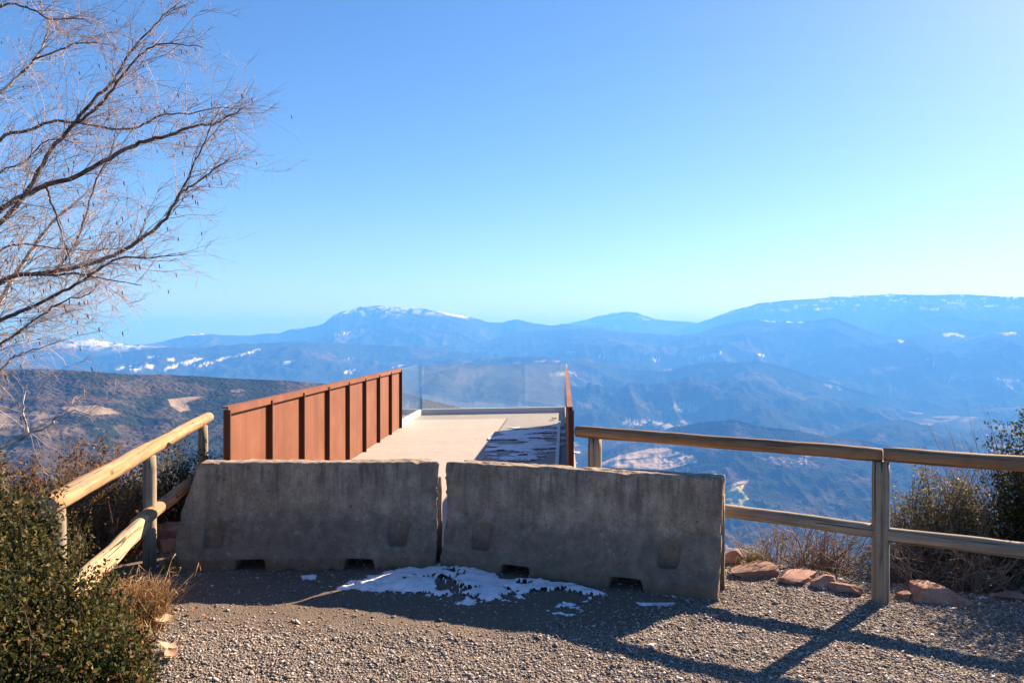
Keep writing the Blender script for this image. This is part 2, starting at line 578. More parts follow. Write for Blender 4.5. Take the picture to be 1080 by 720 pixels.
def land(name, label, sky_pts, dist, front, foot, back=None, p=.9, amp=.12, nscale=None, cols=500, rows=90, wob=.06, seed=1,
         jit=.0015, forest=.5, fscale=None, patches=(), snow=None, mat='farland', brown=.5, green=None):
    """one ridge with its own distance and depth: crest through the given outline, front slope to a foot, back slope behind"""
    pxs = np.linspace(sky_pts[0][0], sky_pts[-1][0], cols)
    pys = np.interp(pxs, [q[0] for q in sky_pts], [q[1] for q in sky_pts])
    k = np.hanning(max(5, int(cols * 4 / (sky_pts[-1][0] - sky_pts[0][0])) | 1))
    pys = np.convolve(np.pad(pys, len(k) // 2, mode='edge'), k / k.sum(), 'valid')
    az = az_of(pxs)
    jn = fbm(pxs / 26, pxs * 0 + seed, 6, seed + 50, .66) - .5
    tanel = (HY - pys) / FPX * np.cos(az) + jn * jit * 4
    r0 = dist * (1 + wob * (fbm(pxs / 90, pxs * 0 + 3.1, 3, seed + 9) - .5) * 2)
    zc = r0 * tanel
    back = back or front * .6
    t = np.concatenate([-np.linspace(1, 0, rows) ** 1.15, np.linspace(0, 1, 14)[1:]])
    T, A = np.meshgrid(t, az, indexing='ij')
    R0, ZC = np.meshgrid(t * 0 + 1, r0, indexing='ij')[1], np.meshgrid(t, zc, indexing='ij')[1]
    R = R0 + np.where(T < 0, T * front, T * back)
    X, Y = R * np.sin(A), R * np.cos(A)
    u = np.abs(T)
    nscale = nscale or front * .35
    rg = ridged(X / nscale, Y / nscale, 6, seed, .55) - .62
    env = np.sin(np.clip(u, 0, 1) * math.pi) ** .6
    Z = ZC + (foot - ZC) * np.where(T < 0, u ** p, u) + rg * amp * front * env
    # colours: what grows where
    fs = fscale or front * .12
    f1 = fbm(X / fs, Y / fs, 6, seed + 20, .6)
    f2 = fbm(X / (fs * .5) + 9, Y / (fs * .5), 5, seed + 30, .6)
    far = dist > 7000
    if far:
        forest, brown = max(forest, .66), min(brown, .4)
    col = np.where((f2 > 1 - brown)[..., None], BROWN, SCRUB)
    col = col * (1 - sstep(.45, .62, f2)[..., None]) + BROWN * sstep(.45, .62, f2)[..., None]
    fm = sstep(1 - forest - .03, 1 - forest + .03, f1)[..., None]
    col = col * (1 - fm) + (FOREST if green is None else np.array(green)) * fm
    PX = 540 + FPX * np.tan(A)
    PY = HY - FPX * (Z - 0) / (R * np.cos(A))
    jx = (fbm(PX / 9, PY / 4, 4, seed + 77) - .5)
    wild = np.ones(T.shape)
    for pch in patches:
        if len(pch) == 2:
            mk = (sstep(-.4, .4, poly_sdf(PX + jx * 1.5, PY + jx, pch[0]) ) * (u > .002) * (T < 0))[..., None]
            col = col * (1 - mk) + np.array(pch[1]) * mk
            wild = wild * (1 - mk[..., 0])
            continue
        (cx, cy_, rx, ry, slant, c) = pch
        dx, dy = PX - cx, PY - cy_ - slant * (PX - cx)
        q = np.sqrt((dx / rx) ** 2 + (dy / ry) ** 2) + jx * 1.6
        mk = sstep(1.05, .85, q) * (u > 0.002)
        if far:
            mk = mk * sstep(.38, .47, fbm(PX / 4, PY / 1.3, 4, seed + 83, .6))
        mk = mk[..., None]
        col = col * (1 - mk) + np.array(c) * mk
    if snow:
        z0, z1, th = snow
        sn = fbm(PX / 7, PY / 2.2, 5, seed + 40, .7)
        mk = (sstep(th, th + .05, sn) * sstep(z0, z1, Z))[..., None]
        col = col * (1 - mk) + SNOW * mk
    v = np.stack([X, Y, Z + EYE], -1).reshape(-1, 3)
    o = mesh_np(name, v, grid_faces(*T.shape), M[mat], None, True, col.reshape(-1, 3), openness=wild.ravel())
    return structure(o, label)


KM = 1000.0
SN = SNOW
# the far snowy range at the left edge
land('snowy_range', 'low snow covered range on the left horizon', [(-160, 372), (-40, 366), (20, 362), (52, 358), (80, 359), (100, 358.5), (130, 361), (160, 364), (220, 370), (300, 378)],
     15.4 * KM, 2.0 * KM, -600, p=.8, amp=.08, snow=(-260, -30, .46), seed=3, rows=50, cols=360)
# the big massif with the flat top
land('massif', 'long blue massif with a snow dusted summit left of the middle',
     [(60, 384), (130, 369), (166, 362), (181, 356.5), (212, 352), (235, 353.5), (259, 354.5), (290, 352), (305, 348.5), (321, 345), (335, 342), (342, 340), (352, 332), (363, 328), (380, 324), (394, 323), (415, 322.5), (430, 324.5), (446, 325), (460, 328), (477, 331),
      (498, 335), (515, 338.5), (529, 340), (544, 335.5), (560, 340), (585, 342), (640, 346), (720, 356), (800, 372)],
     18.5 * KM, 7 * KM, -900, p=.85, amp=.14, seed=5, cols=760, rows=120, forest=.6,
     snow=(420, 800, .53),
     patches=[(405, 324, 12, 1.6, .0, SN), (432, 325, 7, 1.2, .1, SN), (473, 330.5, 20, 1.5, .22, SN), (330, 342.5, 14, 1.2, -.28, SN), (205, 352.5, 15, 1.0, -.05, SN), (366, 329, 8, 1.2, -.4, SN),
              (360, 352, 10, 1.0, -.2, SN), (305, 347, 6, 1, -.2, SN), (184, 356, 6, 1, -.1, SN)])
land('distant_peak', 'distant pale pointed peak right of the middle', [(540, 348), (585, 343), (610, 339), (630, 333), (645, 330), (660, 328), (672, 329.5), (690, 336), (712, 338), (735, 341), (790, 350), (860, 366)],
     23 * KM, 5 * KM, -900, p=.8, amp=.1, seed=8, cols=360, rows=60, snow=(450, 850, .52), patches=[(656, 333, 14, 1.2, -.2, SN), (625, 341, 8, .8, 0, SN), (680, 336, 6, 1, .3, SN)])
land('plateau_mountain', 'long flat topped blue mountain at the right', [(690, 356), (730, 343), (755, 334), (772, 328), (800, 320), (830, 317), (850, 315.5), (880, 313), (900, 312), (940, 310), (985, 310.5), (1030, 311), (1080, 313), (1160, 315), (1300, 325)],
     20.5 * KM, 7 * KM, -900, p=.85, amp=.12, seed=12, cols=620, rows=100, jit=.0007, snow=(560, 900, .61),
     patches=[(770, 330, 9, .8, -.3, SN), (868, 325.5, 10, 1.6, -.05, SN), (940, 311.5, 18, .9, 0, SN), (890, 312.8, 12, .7, 0, SN), (1040, 323, 9, .9, 0, SN), (985, 326, 5, 1, 0, SN), (810, 320, 8, .6, 0, SN)])
land('dark_mountain', 'nearer blue mountain below the flat topped one', [(470, 372), (540, 352), (575, 348), (610, 346), (647, 350), (680, 352), (715, 353), (740, 351), (760, 344), (780, 338), (790, 336.5), (820, 338), (850, 339.5), (868, 336.5), (880, 336), (895, 340), (910, 347), (930, 354), (955, 355), (975, 352), (1000, 350), (1040, 351), (1080, 350), (1200, 345)],
     15.5 * KM, 6.5 * KM, -950, p=.85, amp=.15, seed=17, cols=640, rows=120,
     patches=[(820, 339, 30, 1.1, .04, SN), (747, 376, 13, 2.6, -.25, SN), (800, 374, 10, 1, .1, SN), (950, 360, 4, 2, .2, SN), (1004, 353, 12, 2.2, .1, SN), (1050, 350, 24, 2, .1, PALE), (1055, 349.5, 14, 1, .1, SN), (690, 379, 8, .8, 0, SN), (605, 371, 9, .9, -.1, SN), (980, 382, 6, 1.5, .2, SN),
              (1010, 397, 16, 5, -.1, PALE), (1060, 404, 18, 5, .05, PALE), (640, 376, 8, 1, 0, SN)])
land('snow_patched_hills', 'blue hills with scattered snow fields at the left', [(-200, 372), (-80, 376), (0, 377), (40, 381), (75, 381), (110, 374), (140, 370), (180, 367), (220, 366), (260, 363), (300, 361), (340, 362), (380, 362), (430, 366), (480, 370), (540, 378), (620, 392)],
     12.5 * KM, 5.6 * KM, -950, p=.85, amp=.14, seed=21, cols=560, rows=110,
     patches=[(150, 387, 16, 2.2, -.1, SN), (185, 386, 10, 1.6, -.2, SN), (200, 381, 14, 1.8, -.25, SN), (215, 384, 9, 1.6, -.2, SN), (258, 373, 16, 1.7, -.25, SN), (236, 378, 9, 1.3, -.3, SN), (180, 379, 10, 1.2, 0, SN), (305, 381, 8, 1.2, -.2, SN), (130, 388, 8, 1.4, -.2, SN), (160, 376, 7, 1, 0, SN),
              (370, 378, 6, 1, -.2, SN), (420, 386, 6, 1.2, -.2, SN), (368, 392, 9, 2, -.2, SN)])
land('foothills', 'rounded wooded blue foothills across the middle', [(330, 420), (400, 404), (445, 393), (480, 385), (520, 378.5), (560, 376), (605, 380), (640, 386), (675, 391), (705, 392), (725, 386), (745, 382), (775, 380), (800, 380.5), (830, 387), (860, 397), (890, 407), (915, 413), (940, 420), (970, 432), (1000, 446), (1060, 462)],
     10.5 * KM, 4.5 * KM, -950, p=.8, amp=.17, seed=27, cols=560, rows=110, forest=.62,
     patches=[(575, 381, 18, 1.3, .0, PALE), (540, 383, 10, 1.0, -.1, PALE), (770, 383, 12, 1, -.1, PALE), (720, 430, 22, 4, .05, PALE), (600, 395, 16, 3, 0, PALE), (875, 407, 12, 2, .3, PALE), (700, 448, 34, 5, .05, PALE)])
land('spur', 'hazy pointed spur above the valley at the right', [(820, 478), (870, 463), (905, 451), (930, 444), (950, 441), (966, 444), (990, 453), (1020, 464), (1080, 478), (1180, 492)],
     7.3 * KM, 2.4 * KM, -950, p=.8, amp=.15, seed=31, cols=320, rows=90, forest=.66)
land('wooded_hill', 'dark wooded hill in the valley below the right fence', [(560, 486), (620, 482), (660, 470), (690, 459), (715, 450), (745, 444), (765, 442.5), (785, 445), (806, 449), (830, 453), (870, 460), (905, 464), (945, 472), (985, 484), (1040, 500), (1120, 520)],
     5.1 * KM, 2.3 * KM, -930, p=.75, amp=.12, seed=37, cols=640, rows=170, forest=.55, mat='land', fscale=260,
     patches=[(770, 446, 10, 2.5, .1, PALE), ([(630, 489), (655, 479), (685, 473), (703, 471.5), (713, 476), (731, 480), (737, 486), (715, 492), (700, 495), (650, 493)], FIELD * 1.25), ([(766, 515), (780, 512), (786, 511), (783, 517), (791, 527), (801, 539), (764, 540)], (.40, .37, .17)), ([(764, 512), (778, 508), (790, 506), (790, 508.5), (778, 511), (764, 515)], PALE), (670, 484, 22, .7, -.1, FOREST), (705, 482, 16, .6, -.1, FOREST), (838, 488, 24, 5, .15, BROWN * 1.4),
              (905, 505, 16, 4, .1, BROWN), (862, 528, 26, 6, .05, SCRUB), (820, 540, 22, 5, 0, BROWN), (930, 478, 18, 2.6, .1, PALE * .7), (700, 470, 18, 2.5, 0, BROWN)])
land('scrub_plateau', 'broad brown and green scrub plateau at the left', [(-300, 395), (-160, 392), (-60, 389), (0, 389), (40, 389), (90, 391), (150, 395), (200, 396), (250, 399), (300, 401), (340, 404.5), (380, 408), (420, 413), (450, 421), (480, 428), (510, 437), (540, 450), (580, 475)],
     2.7 * KM, 1.4 * KM, -447, p=.92, amp=.06, nscale=420, seed=44, cols=760, rows=260, forest=.50, mat='land', fscale=170, jit=.0004, brown=.6,
     patches=[(110, 397, 40, 6, .03, FOREST), (250, 424, 34, 6, -.02, FOREST), (170, 425, 36, 5, .1, FOREST), (120, 445, 60, 3, .06, FOREST), ([(60, 428.5), (78, 427.5), (102, 427), (118, 431), (128, 436), (100, 437.5), (76, 435)], FIELD), ([(177, 421), (196, 418.5), (214, 418), (206, 422), (196, 424), (201, 432), (190, 434.5), (180, 428)], FIELD * .9), (20, 447, 40, 3, 0, BROWN * 1.8), ([(0, 436), (40, 433), (60, 438), (40, 443), (0, 446)], FIELD * .6), (60, 456, 34, 4.5, -.06, BROWN * 1.7), (30, 430, 26, 3, 0, BROWN * 1.5), (20, 478, 30, 5, 0, BROWN * 1.5), (110, 395, 34, 4.5, .06, FOREST), (240, 424, 26, 5.5, -.05, FOREST), (280, 407, 36, 4, .1, FOREST),
              (90, 413, 34, 4, .1, FOREST), (150, 444, 40, 4, .05, FOREST), (185, 465, 30, 7, 0, FOREST), (250, 412, 8, 1.6, 0, PALE * .6)])

# valley floor and our own mountain's slope: one sheet out to the horizon
rr = np.concatenate([np.geomspace(9, 900, 60), np.geomspace(960, 48000, 110)])
aa = np.radians(np.linspace(-180, 180, 721))
R, A = np.meshgrid(rr, aa, indexing='ij')
X, Y = R * np.sin(A), R * np.cos(A)
front_ = sstep(-.25, .25, np.cos(A))
Zs = -1.6 - .66 * np.minimum(R, 1250) * (front_ * .9 + .1) - .02 * np.clip(R - 1250, 0, 4000) * front_
Zs = Zs + (fbm(X / 300, Y / 300, 5, 60) - .5) * np.clip((R - 25) * .25, 0, 90)
Zs = np.where(R > 4000, np.minimum(Zs, -890 + (fbm(X / 1500, Y / 1500, 4, 66) - .5) * 60), Zs)
f1 = fbm(X / 260, Y / 260, 6, 71)
col = np.where((f1 > .5)[..., None], FOREST, SCRUB)
fld = (fbm(X / 420, Y / 200, 3, 75) > .56) & (R > 2500)
col = np.where(fld[..., None], PALE * .8, col)
structure(mesh_np('valley', np.stack([X, Y, Zs], -1).reshape(-1, 3), grid_faces(*R.shape), M['land'], None, True, col.reshape(-1, 3)), 'deep valley floor and steep slope below the lookout')

# village on the wooded hill: small houses with tiled roofs
hill = bpy.data.objects['wooded_hill']
deps = bpy.context.evaluated_depsgraph_get()
HB = hill.evaluated_get(deps)
for i in range(18):
    px, py = 838 + RNG.normal(0, 13), 487 + RNG.normal(0, 3.2)
    dirv = Vector(((px - 540) / FPX, 1, -(py - HY) / FPX)).normalized()
    ok, loc, nr, fi = HB.ray_cast(Vector((0, 0, EYE)), dirv)
    if not ok:
        continue
    bm = bmesh.new()
    L, W_, Hh = RNG.uniform(16, 26), RNG.uniform(11, 15), RNG.uniform(7, 11)
    a = RNG.uniform(0, 3.14)
    R3 = Matrix.Rotation(a, 4, 'Z')
    vs = [bm.verts.new(R3 @ Vector(q)) for q in ((-L / 2, -W_ / 2, -6), (L / 2, -W_ / 2, -6), (L / 2, W_ / 2, -6), (-L / 2, W_ / 2, -6), (-L / 2, -W_ / 2, Hh), (L / 2, -W_ / 2, Hh), (L / 2, W_ / 2, Hh), (-L / 2, W_ / 2, Hh), (-L / 2, 0, Hh + 4), (L / 2, 0, Hh + 4))]
    for q, mi in (((0, 1, 5, 4), 0), ((1, 2, 6, 9, 5), 0), ((2, 3, 7, 6), 0), ((3, 0, 4, 8, 7), 0), ((4, 5, 9, 8), 1), ((6, 7, 8, 9), 1)):
        bm.faces.new([vs[k] for k in q]).material_index = mi
    o = bm_obj('village_house', bm, [M['wall'], M['roof']])
    o.location = loc
    tag(o, 'tiny pale house of the village on the dark wooded hill', 'house', 'houses of the far village')

# ------------------------------------------------------------------ the air
zs_max = max(float(np.max([(o.matrix_world @ Vector(c)).z for c in o.bound_box])) for o in COL.objects if o.type == 'MESH') + 12
zs_min = min(float(np.min([(o.matrix_world @ Vector(c)).z for c in o.bound_box])) for o in COL.objects if o.type == 'MESH')
bm = bmesh.new()
box_bm(bm, 0, 0, (zs_min - 1 + zs_max) / 2, 98000, 98000, zs_max - (zs_min - 1))
t = NT('mountain haze')
t.out.inputs
pv = t.n('ShaderNodeVolumePrincipled', {'Color': (.046, .23, .68, 1), 'Density': 1.28e-4, 'Anisotropy': .12, 'Absorption Color': (.48, .48, .48, 1)})
t.t.links.new(pv.outputs[0], t.out.inputs['Volume'])
tag(bm_obj('haze', bm, t.m), 'thin blue haze lying in the valley air', 'haze', None, 'stuff')

# ------------------------------------------------------------------ terrace ground
EDGE = [(-60, -60), (60, -60), (40, -8), (9, 2.2), (4.4, 4.55), (2.6, 5.35), (1.6, 6.0), (1.0, 6.7), (.7, 7.0), (-2.4, 7.2), (-3.0, 6.6), (-3.15, 5.4), (-2.95, 4.2), (-2.75, 2.5), (-3.2, 0), (-9, -8)]


def ground_z(x, y):
    x, y = np.asarray(x, float), np.asarray(y, float)
    s = poly_sdf(x, y, EDGE)
    out = np.clip(-s, 0, None)
    z = -.75 * np.clip(out - .12, 0, None) - .5 * np.clip(out, 0, .25)
    z = z + (fbm(x * 1.3, y * 1.3, 4, 80) - .5) * (.035 + .25 * np.clip(out, 0, 2))
    return z


def gz(x, y):
    return float(ground_z(np.array([x]), np.array([y]))[0])


def earth_mask(x, y):
    track = poly_sdf(x, y, [(-2.55, 6.6), (-2.5, 5.0), (-2.1, 4.45), (-1.1, 4.35), (-.1, 4.25), (.75, 4.45), (1.2, 4.95), (.9, 6.6)])
    soil = np.maximum(sstep(-.25, .35, track) * .95, sstep(.05, .6, -poly_sdf(x, y, EDGE)))
    return np.maximum(soil, .6 * sstep(-1.55, -2.2, x))


def axis(lo, hi, clo, chi, fine, coarse):
    return np.concatenate([np.arange(lo, clo, coarse), np.arange(clo, chi, fine), np.arange(chi, hi + coarse, coarse)])


gx, gy = axis(-40, 40, -4.5, 5.5, .045, 1.2), axis(-45, 15, 2.6, 8.0, .045, 1.2)
Y, X = np.meshgrid(gy, gx, indexing='ij')
Z = ground_z(X, Y) + (fbm(X * 9, Y * 9, 3, 85) - .5) * .018
structure(mesh_np('ground', np.stack([X, Y, Z], -1).reshape(-1, 3), grid_faces(*X.shape), M['ground'], None, True,
                  attrs={'earth': earth_mask(X, Y).ravel()}), 'grey brown gravel and trodden earth terrace')

# loose stones of the gravel
N = 205000
py_ = RNG.uniform(597, 735, N * 2)
x_ = RNG.uniform(-2.75, 4.6, N)
y_ = 3.3 + (6.0 - 3.3) * RNG.uniform(0, 1, N) ** 1.25
keep = (poly_sdf(x_, y_, EDGE) > -.15) & (RNG.uniform(0, 1, N) > earth_mask(x_, y_) * .93)
x_, y_ = x_[keep], y_[keep]
n = len(x_)
base = np.array([(1, 0, 0), (-1, 0, 0), (0, 1, 0), (0, -1, 0), (.1, .1, .8), (0, 0, -.8), (.7, .7, .3), (-.7, .6, .35), (-.6, -.7, .3), (.7, -.65, .35)])
fc = np.array([(4, 0, 6), (4, 6, 2), (4, 2, 7), (4, 7, 1), (4, 1, 8), (4, 8, 3), (4, 3, 9), (4, 9, 0), (0, 5, 6), (6, 5, 2), (2, 5, 7), (7, 5, 1), (1, 5, 8), (8, 5, 3), (3, 5, 9), (9, 5, 0)])
size = np.clip(RNG.lognormal(math.log(.0047), .42, n), .003, .021)
v = base[None] * (1 + RNG.uniform(-.3, .3, (n, 10, 3))) * size[:, None, None] * np.stack([RNG.uniform(.8, 1.5, n), RNG.uniform(.7, 1.2, n), RNG.uniform(.35, .7, n)], -1)[:, None, :]
th = RNG.uniform(0, 6.28, n)
c, s = np.cos(th)[:, None], np.sin(th)[:, None]
v = np.stack([v[..., 0] * c - v[..., 1] * s, v[..., 0] * s + v[..., 1] * c, v[..., 2]], -1)
tilt = RNG.normal(0, .45, n)
ct, st_ = np.cos(tilt)[:, None], np.sin(tilt)[:, None]
v = np.stack([v[..., 0] * ct - v[..., 2] * st_, v[..., 1], v[..., 0] * st_ + v[..., 2] * ct], -1)
v += np.stack([x_, y_, ground_z(x_, y_) + (fbm(x_ * 9, y_ * 9, 3, 85) - .5) * .018 + size * .25], -1)[:, None, :]
pal = np.array([(.34, .30, .26), (.22, .19, .165), (.13, .112, .10), (.44, .395, .345), (.27, .20, .155), (.36, .27, .215), (.55, .51, .46)])
cc = pal[RNG.choice(7, n, p=[.27, .24, .14, .12, .12, .07, .04])] * RNG.uniform(.72, 1.12, (n, 1)) * np.array([1, 1.01, 1.03])
o = mesh_np('gravel', v.reshape(-1, 3), (fc[None] + (np.arange(n) * 10)[:, None, None]).reshape(-1, 3), M['stone'], None, False, np.repeat(cc, 10, 0))
tag(o, 'loose grey and brown gravel stones covering the terrace', 'gravel', None, 'stuff')

# ------------------------------------------------------------------ viewing platform
plat = tag(empty('viewing_platform', (0, 6.3, 0)), 'cantilevered viewing platform with rusted steel sides and glass end', 'viewing platform')


def onplat(o):
    o.parent = plat
    o.matrix_parent_inverse = Matrix.Translation((0, -6.3, 0))
    return o


LN, LF, LC = Vector((-2.455, 6.3, 0)), Vector((-2.197, 14.4, 0)), Vector((-2.10, 16.9, 0))     # left side: near end, end of the steel, glass corner
RN, RF, RC = Vector((.505, 6.3, 0)), Vector((1.13, 15.2, 0)), Vector((1.29, 17.5, 0))
HP = 1.16
# floor slab
slab = [LN + Vector((-.1, -.15, 0)), RN + Vector((.1, -.15, 0)), RC + Vector((.1, .12, 0)), LC + Vector((-.1, .12, 0))]
vv = [tuple(p + Vector((0, 0, .012))) for p in slab] + [tuple(p + Vector((0, 0, -.34))) for p in slab]
o = mesh_np('floor', vv, [(0, 1, 2, 3), (7, 6, 5, 4), (0, 4, 5, 1), (1, 5, 6, 2), (2, 6, 7, 3), (3, 7, 4, 0)], M['deck'])
onplat(o)
up = Vector((0, 0, 1))


def parapet(a, b, inward, label, npan=8, dep0=.05, endd=.05, cap=.062):
    d = (b - a).normalized()
    nrm = Vector((d.y, -d.x, 0)) * inward                       # towards the deck
    bm = bmesh.new()
    bar_bm(bm, a + up * (HP / 2 - .05), b + up * (HP / 2 - .05), .012, HP + .06)
    par = onplat(bm_obj('parapet', bm, M['corten']))
    par['label'] = label
    L = (b - a).length
    for i in range(npan + 1):
        q = a + d * (L * i / npan)
        bm = bmesh.new()
        dep = dep0 if 0 < i < npan else endd
        box_bm(bm, 0, 0, 0, .014 if 0 < i else .02, dep, HP - .012, None)
        R = Matrix((d, nrm, up)).transposed().to_4x4()
        bmesh.ops.transform(bm, matrix=Matrix.Translation(q + nrm * (dep / 2 + .008) + up * (HP / 2 - .012)) @ R, verts=bm.verts[:])
        rib = bm_obj('rib', bm, M['shadedrust'], par)  # ribs and end plates: shade put into the steel colour
    bm = bmesh.new()
    bar_bm(bm, a - d * .012 + nrm * (cap / 2 - .018) + up * (HP + .004), b + d * .012 + nrm * (cap / 2 - .018) + up * (HP + .004), cap, .014)
    bar_bm(bm, a - d * .012 + nrm * (cap - .022) + up * (HP - .028), b + d * .012 + nrm * (cap - .022) + up * (HP - .028), .008, .05)
    bm_obj('top_rail', bm, M['corten'], par)
    return par


parapet(LN, LF, 1, 'rusted steel parapet with lit ribbed face')
parapet(RN + Vector((-.02, 0, 0)), RF + Vector((-.02, 0, 0)), 1, 'rusted steel parapet seen end on', 8, .03, .035, .05)
GH = 1.14


def pane(a, b):
    bm = bmesh.new()
    bar_bm(bm, a + up * (GH / 2 + .06), b + up * (GH / 2 + .06), .018, GH - .10)
    bm.normal_update()
    d = (b - a).normalized()
    for f in bm.faces:
        f.material_index = 0 if abs(f.normal.dot(d)) < .5 and abs(f.normal.z) < .5 else 1
    onplat(bm_obj('glass_pane', bm, [M['glass'], M['edge']]))
    bm = bmesh.new()
    bar_bm(bm, a + up * .075, b + up * .075, .075, .126)
    onplat(bm_obj('glass_channel', bm, M['channel'], None, .004))


dl, dr, dc = (LC - LF).normalized(), (RC - RF).normalized(), (RC - LC).normalized()
pane(LF + dl * .06, LC - dl * .05)
pane(RF + dr * .06, RC - dr * .05)
pane(LC + dc * .05, RC - dc * .05)
# kerb strip along the right parapet
bm = bmesh.new()
d = (RF - RN).normalized()
nr = Vector((-d.y, d.x, 0))
bar_bm(bm, RN + nr * .155 + up * .03, RF + nr * .155 + up * .03, .055, .05)
onplat(bm_obj('kerb_strip', bm, M['channel'], None, .004))
# beams under the slab
for a, b in ((LN, LC), (RN, RC)):
    bm = bmesh.new()
    bar_bm(bm, a + up * -.6 + Vector((0, .5, 0)), b + up * -.6, .22, .5)
    onplat(bm_obj('beam', bm, M['corten']))


# ------------------------------------------------------------------ concrete barriers
def barrier(name, x0, y0, ang, label, seed, ta=0.0, tb_=0.0, lean=0.0, la=None, L=2.0):
    Ht = .79
    prof = [(0, 0), (0, .10), (.035, .135), (.155, .40), (.195, .775), (.21, .79), (.35, .79), (.365, .775), (.405, .40), (.525, .135), (.56, .10), (.56, 0)]
    bm = bmesh.new()
    A_ = [bm.verts.new((ta * max(0, p[0] - .2) - (lean * max(0, p[1] - .1) if la is None else la * max(0, p[1] - .35)), p[0], p[1])) for p in prof]  # unseen back of the meeting ends skewed to let a sun streak through
    B_ = [bm.verts.new((L - tb_ * max(0, p[0] - .2) + lean * .4 * max(0, p[1] - .1), p[0], p[1])) for p in prof]
    k = len(prof)
    for i in range(k):
        bm.faces.new((A_[i], A_[(i + 1) % k], B_[(i + 1) % k], B_[i]))
    bm.faces.new(list(reversed(A_)))
    bm.faces.new(B_)
    bmesh.ops.recalc_face_normals(bm, faces=bm.faces[:])
    body = bm_obj('barrier_blank', bm, M['concrete'])
    cut = []

    def cutter(build):
        b2 = bmesh.new()
        build(b2)
        bmesh.ops.recalc_face_normals(b2, faces=b2.faces[:])
        q = bm_obj('cutter', b2, M['concrete'])
        cut.append(q)
        m = body.modifiers.new('b', 'BOOLEAN')
        m.operation, m.object, m.solver = 'DIFFERENCE', q, 'EXACT'

    def frust(b2, x, wb, wt, y0_, y1_, z0, z1):
        q = [b2.verts.new(c) for c in ((x - wb, y0_, z0), (x + wb, y0_, z0), (x + wb, y1_, z0), (x - wb, y1_, z0), (x - wt, y0_, z1), (x + wt, y0_, z1), (x + wt, y1_, z1), (x - wt, y1_, z1))]
        for f in ((0, 1, 2, 3), (4, 5, 6, 7), (0, 1, 5, 4), (1, 2, 6, 5), (2, 3, 7, 6), (3, 0, 4, 7)):
            b2.faces.new([q[i] for i in f])

    for x in (.60, 1.42):
        cutter(lambda b2, x=x: frust(b2, x, .125, .105, -.1, .7, -.05, .085))
    for x in (.30, 1.70):
        cutter(lambda b2, x=x: frust(b2, x, .068, .085, -.05, .138, .165, .345))
        cutter(lambda b2, x=x: frust(b2, x, .065, .082, .435, .65, .175, .335))
    cutter(lambda b2: frust(b2, 0, .075, .075, .235, .325, -.1, .83))
    rm = body.modifiers.new('r', 'REMESH')
    rm.mode, rm.voxel_size = 'VOXEL', .0115
    sm = body.modifiers.new('s', 'SMOOTH')
    sm.iterations, sm.factor = 2, .5
    dg = bpy.context.evaluated_depsgraph_get()
    me = bpy.data.meshes.new_from_object(body.evaluated_get(dg))
    for q in cut + [body]:
        bpy.data.objects.remove(q)
    co = np.empty(len(me.vertices) * 3, np.float32)
    nn = np.empty(len(me.vertices) * 3, np.float32)
    me.vertices.foreach_get('co', co)
    me.vertices.foreach_get('normal', nn)
    co, nn = co.reshape(-1, 3), nn.reshape(-1, 3)
    q1 = co[:, 0] + co[:, 1] * .7
    q2 = co[:, 2] + co[:, 1] * .7
    dsp = (fbm(q1 * 22, q2 * 22, 4, seed) - .5) * .010 + (fbm(q1 * 4, q2 * 4, 3, seed + 5) - .5) * .012
    chip = sstep(.60, .75, fbm(q1 * 9, q2 * 9 + co[:, 1] * 5, 4, seed + 9))
    edge = sstep(.035, .0, np.abs(co[:, 2] - .79)) + sstep(.04, .0, np.abs(co[:, 2])) + sstep(.04, 0, np.abs(co[:, 0])) + sstep(.04, 0, np.abs(co[:, 0] - L))
    dsp -= chip * np.clip(edge, 0, 1) * .014
    co = co + nn * dsp[:, None]
    me.vertices.foreach_set('co', co.astype(np.float32).ravel())
    me.polygons.foreach_set('use_smooth', np.ones(len(me.polygons), dtype=bool))
    me.update()
    o = link_mesh(name, me, M['concrete'])
    o.location, o.rotation_euler = (x0, y0, -.005), (0, 0, ang)
    tag(o, label, 'barrier', 'concrete barriers across the platform entrance')
    # tongue on the right end
    bm = bmesh.new()
    vs = box_bm(bm, L - .03, .27, .33, .11, .06, .66)
    for v_ in vs:
        if v_.co.x > L + .03:
            v_.co.y = .28 + (v_.co.y - .28) * .6
            v_.co.z -= .02
    bmesh.ops.subdivide_edges(bm, edges=bm.edges[:], cuts=5, use_grid_fill=True)
    for v_ in bm.verts:
        v_.co += Vector((random.uniform(-1, 1), random.uniform(-1, 1), random.uniform(-1, 1))) * .003
    bm_obj('tongue', bm, M['concrete'], o, 0, True)
    return o


barrier('concrete_barrier', -2.575, 5.55, math.atan2(.06, 2), 'left weathered concrete barrier, square to the path before the ribbed steel parapet', 101, 0, .5, .05, -.33)
barrier('concrete_barrier', -.545, 5.62, -math.radians(19.6), 'right weathered concrete barrier, turned askew with its end beside the right fence', 151, .8, 0, .085, L=2.04)


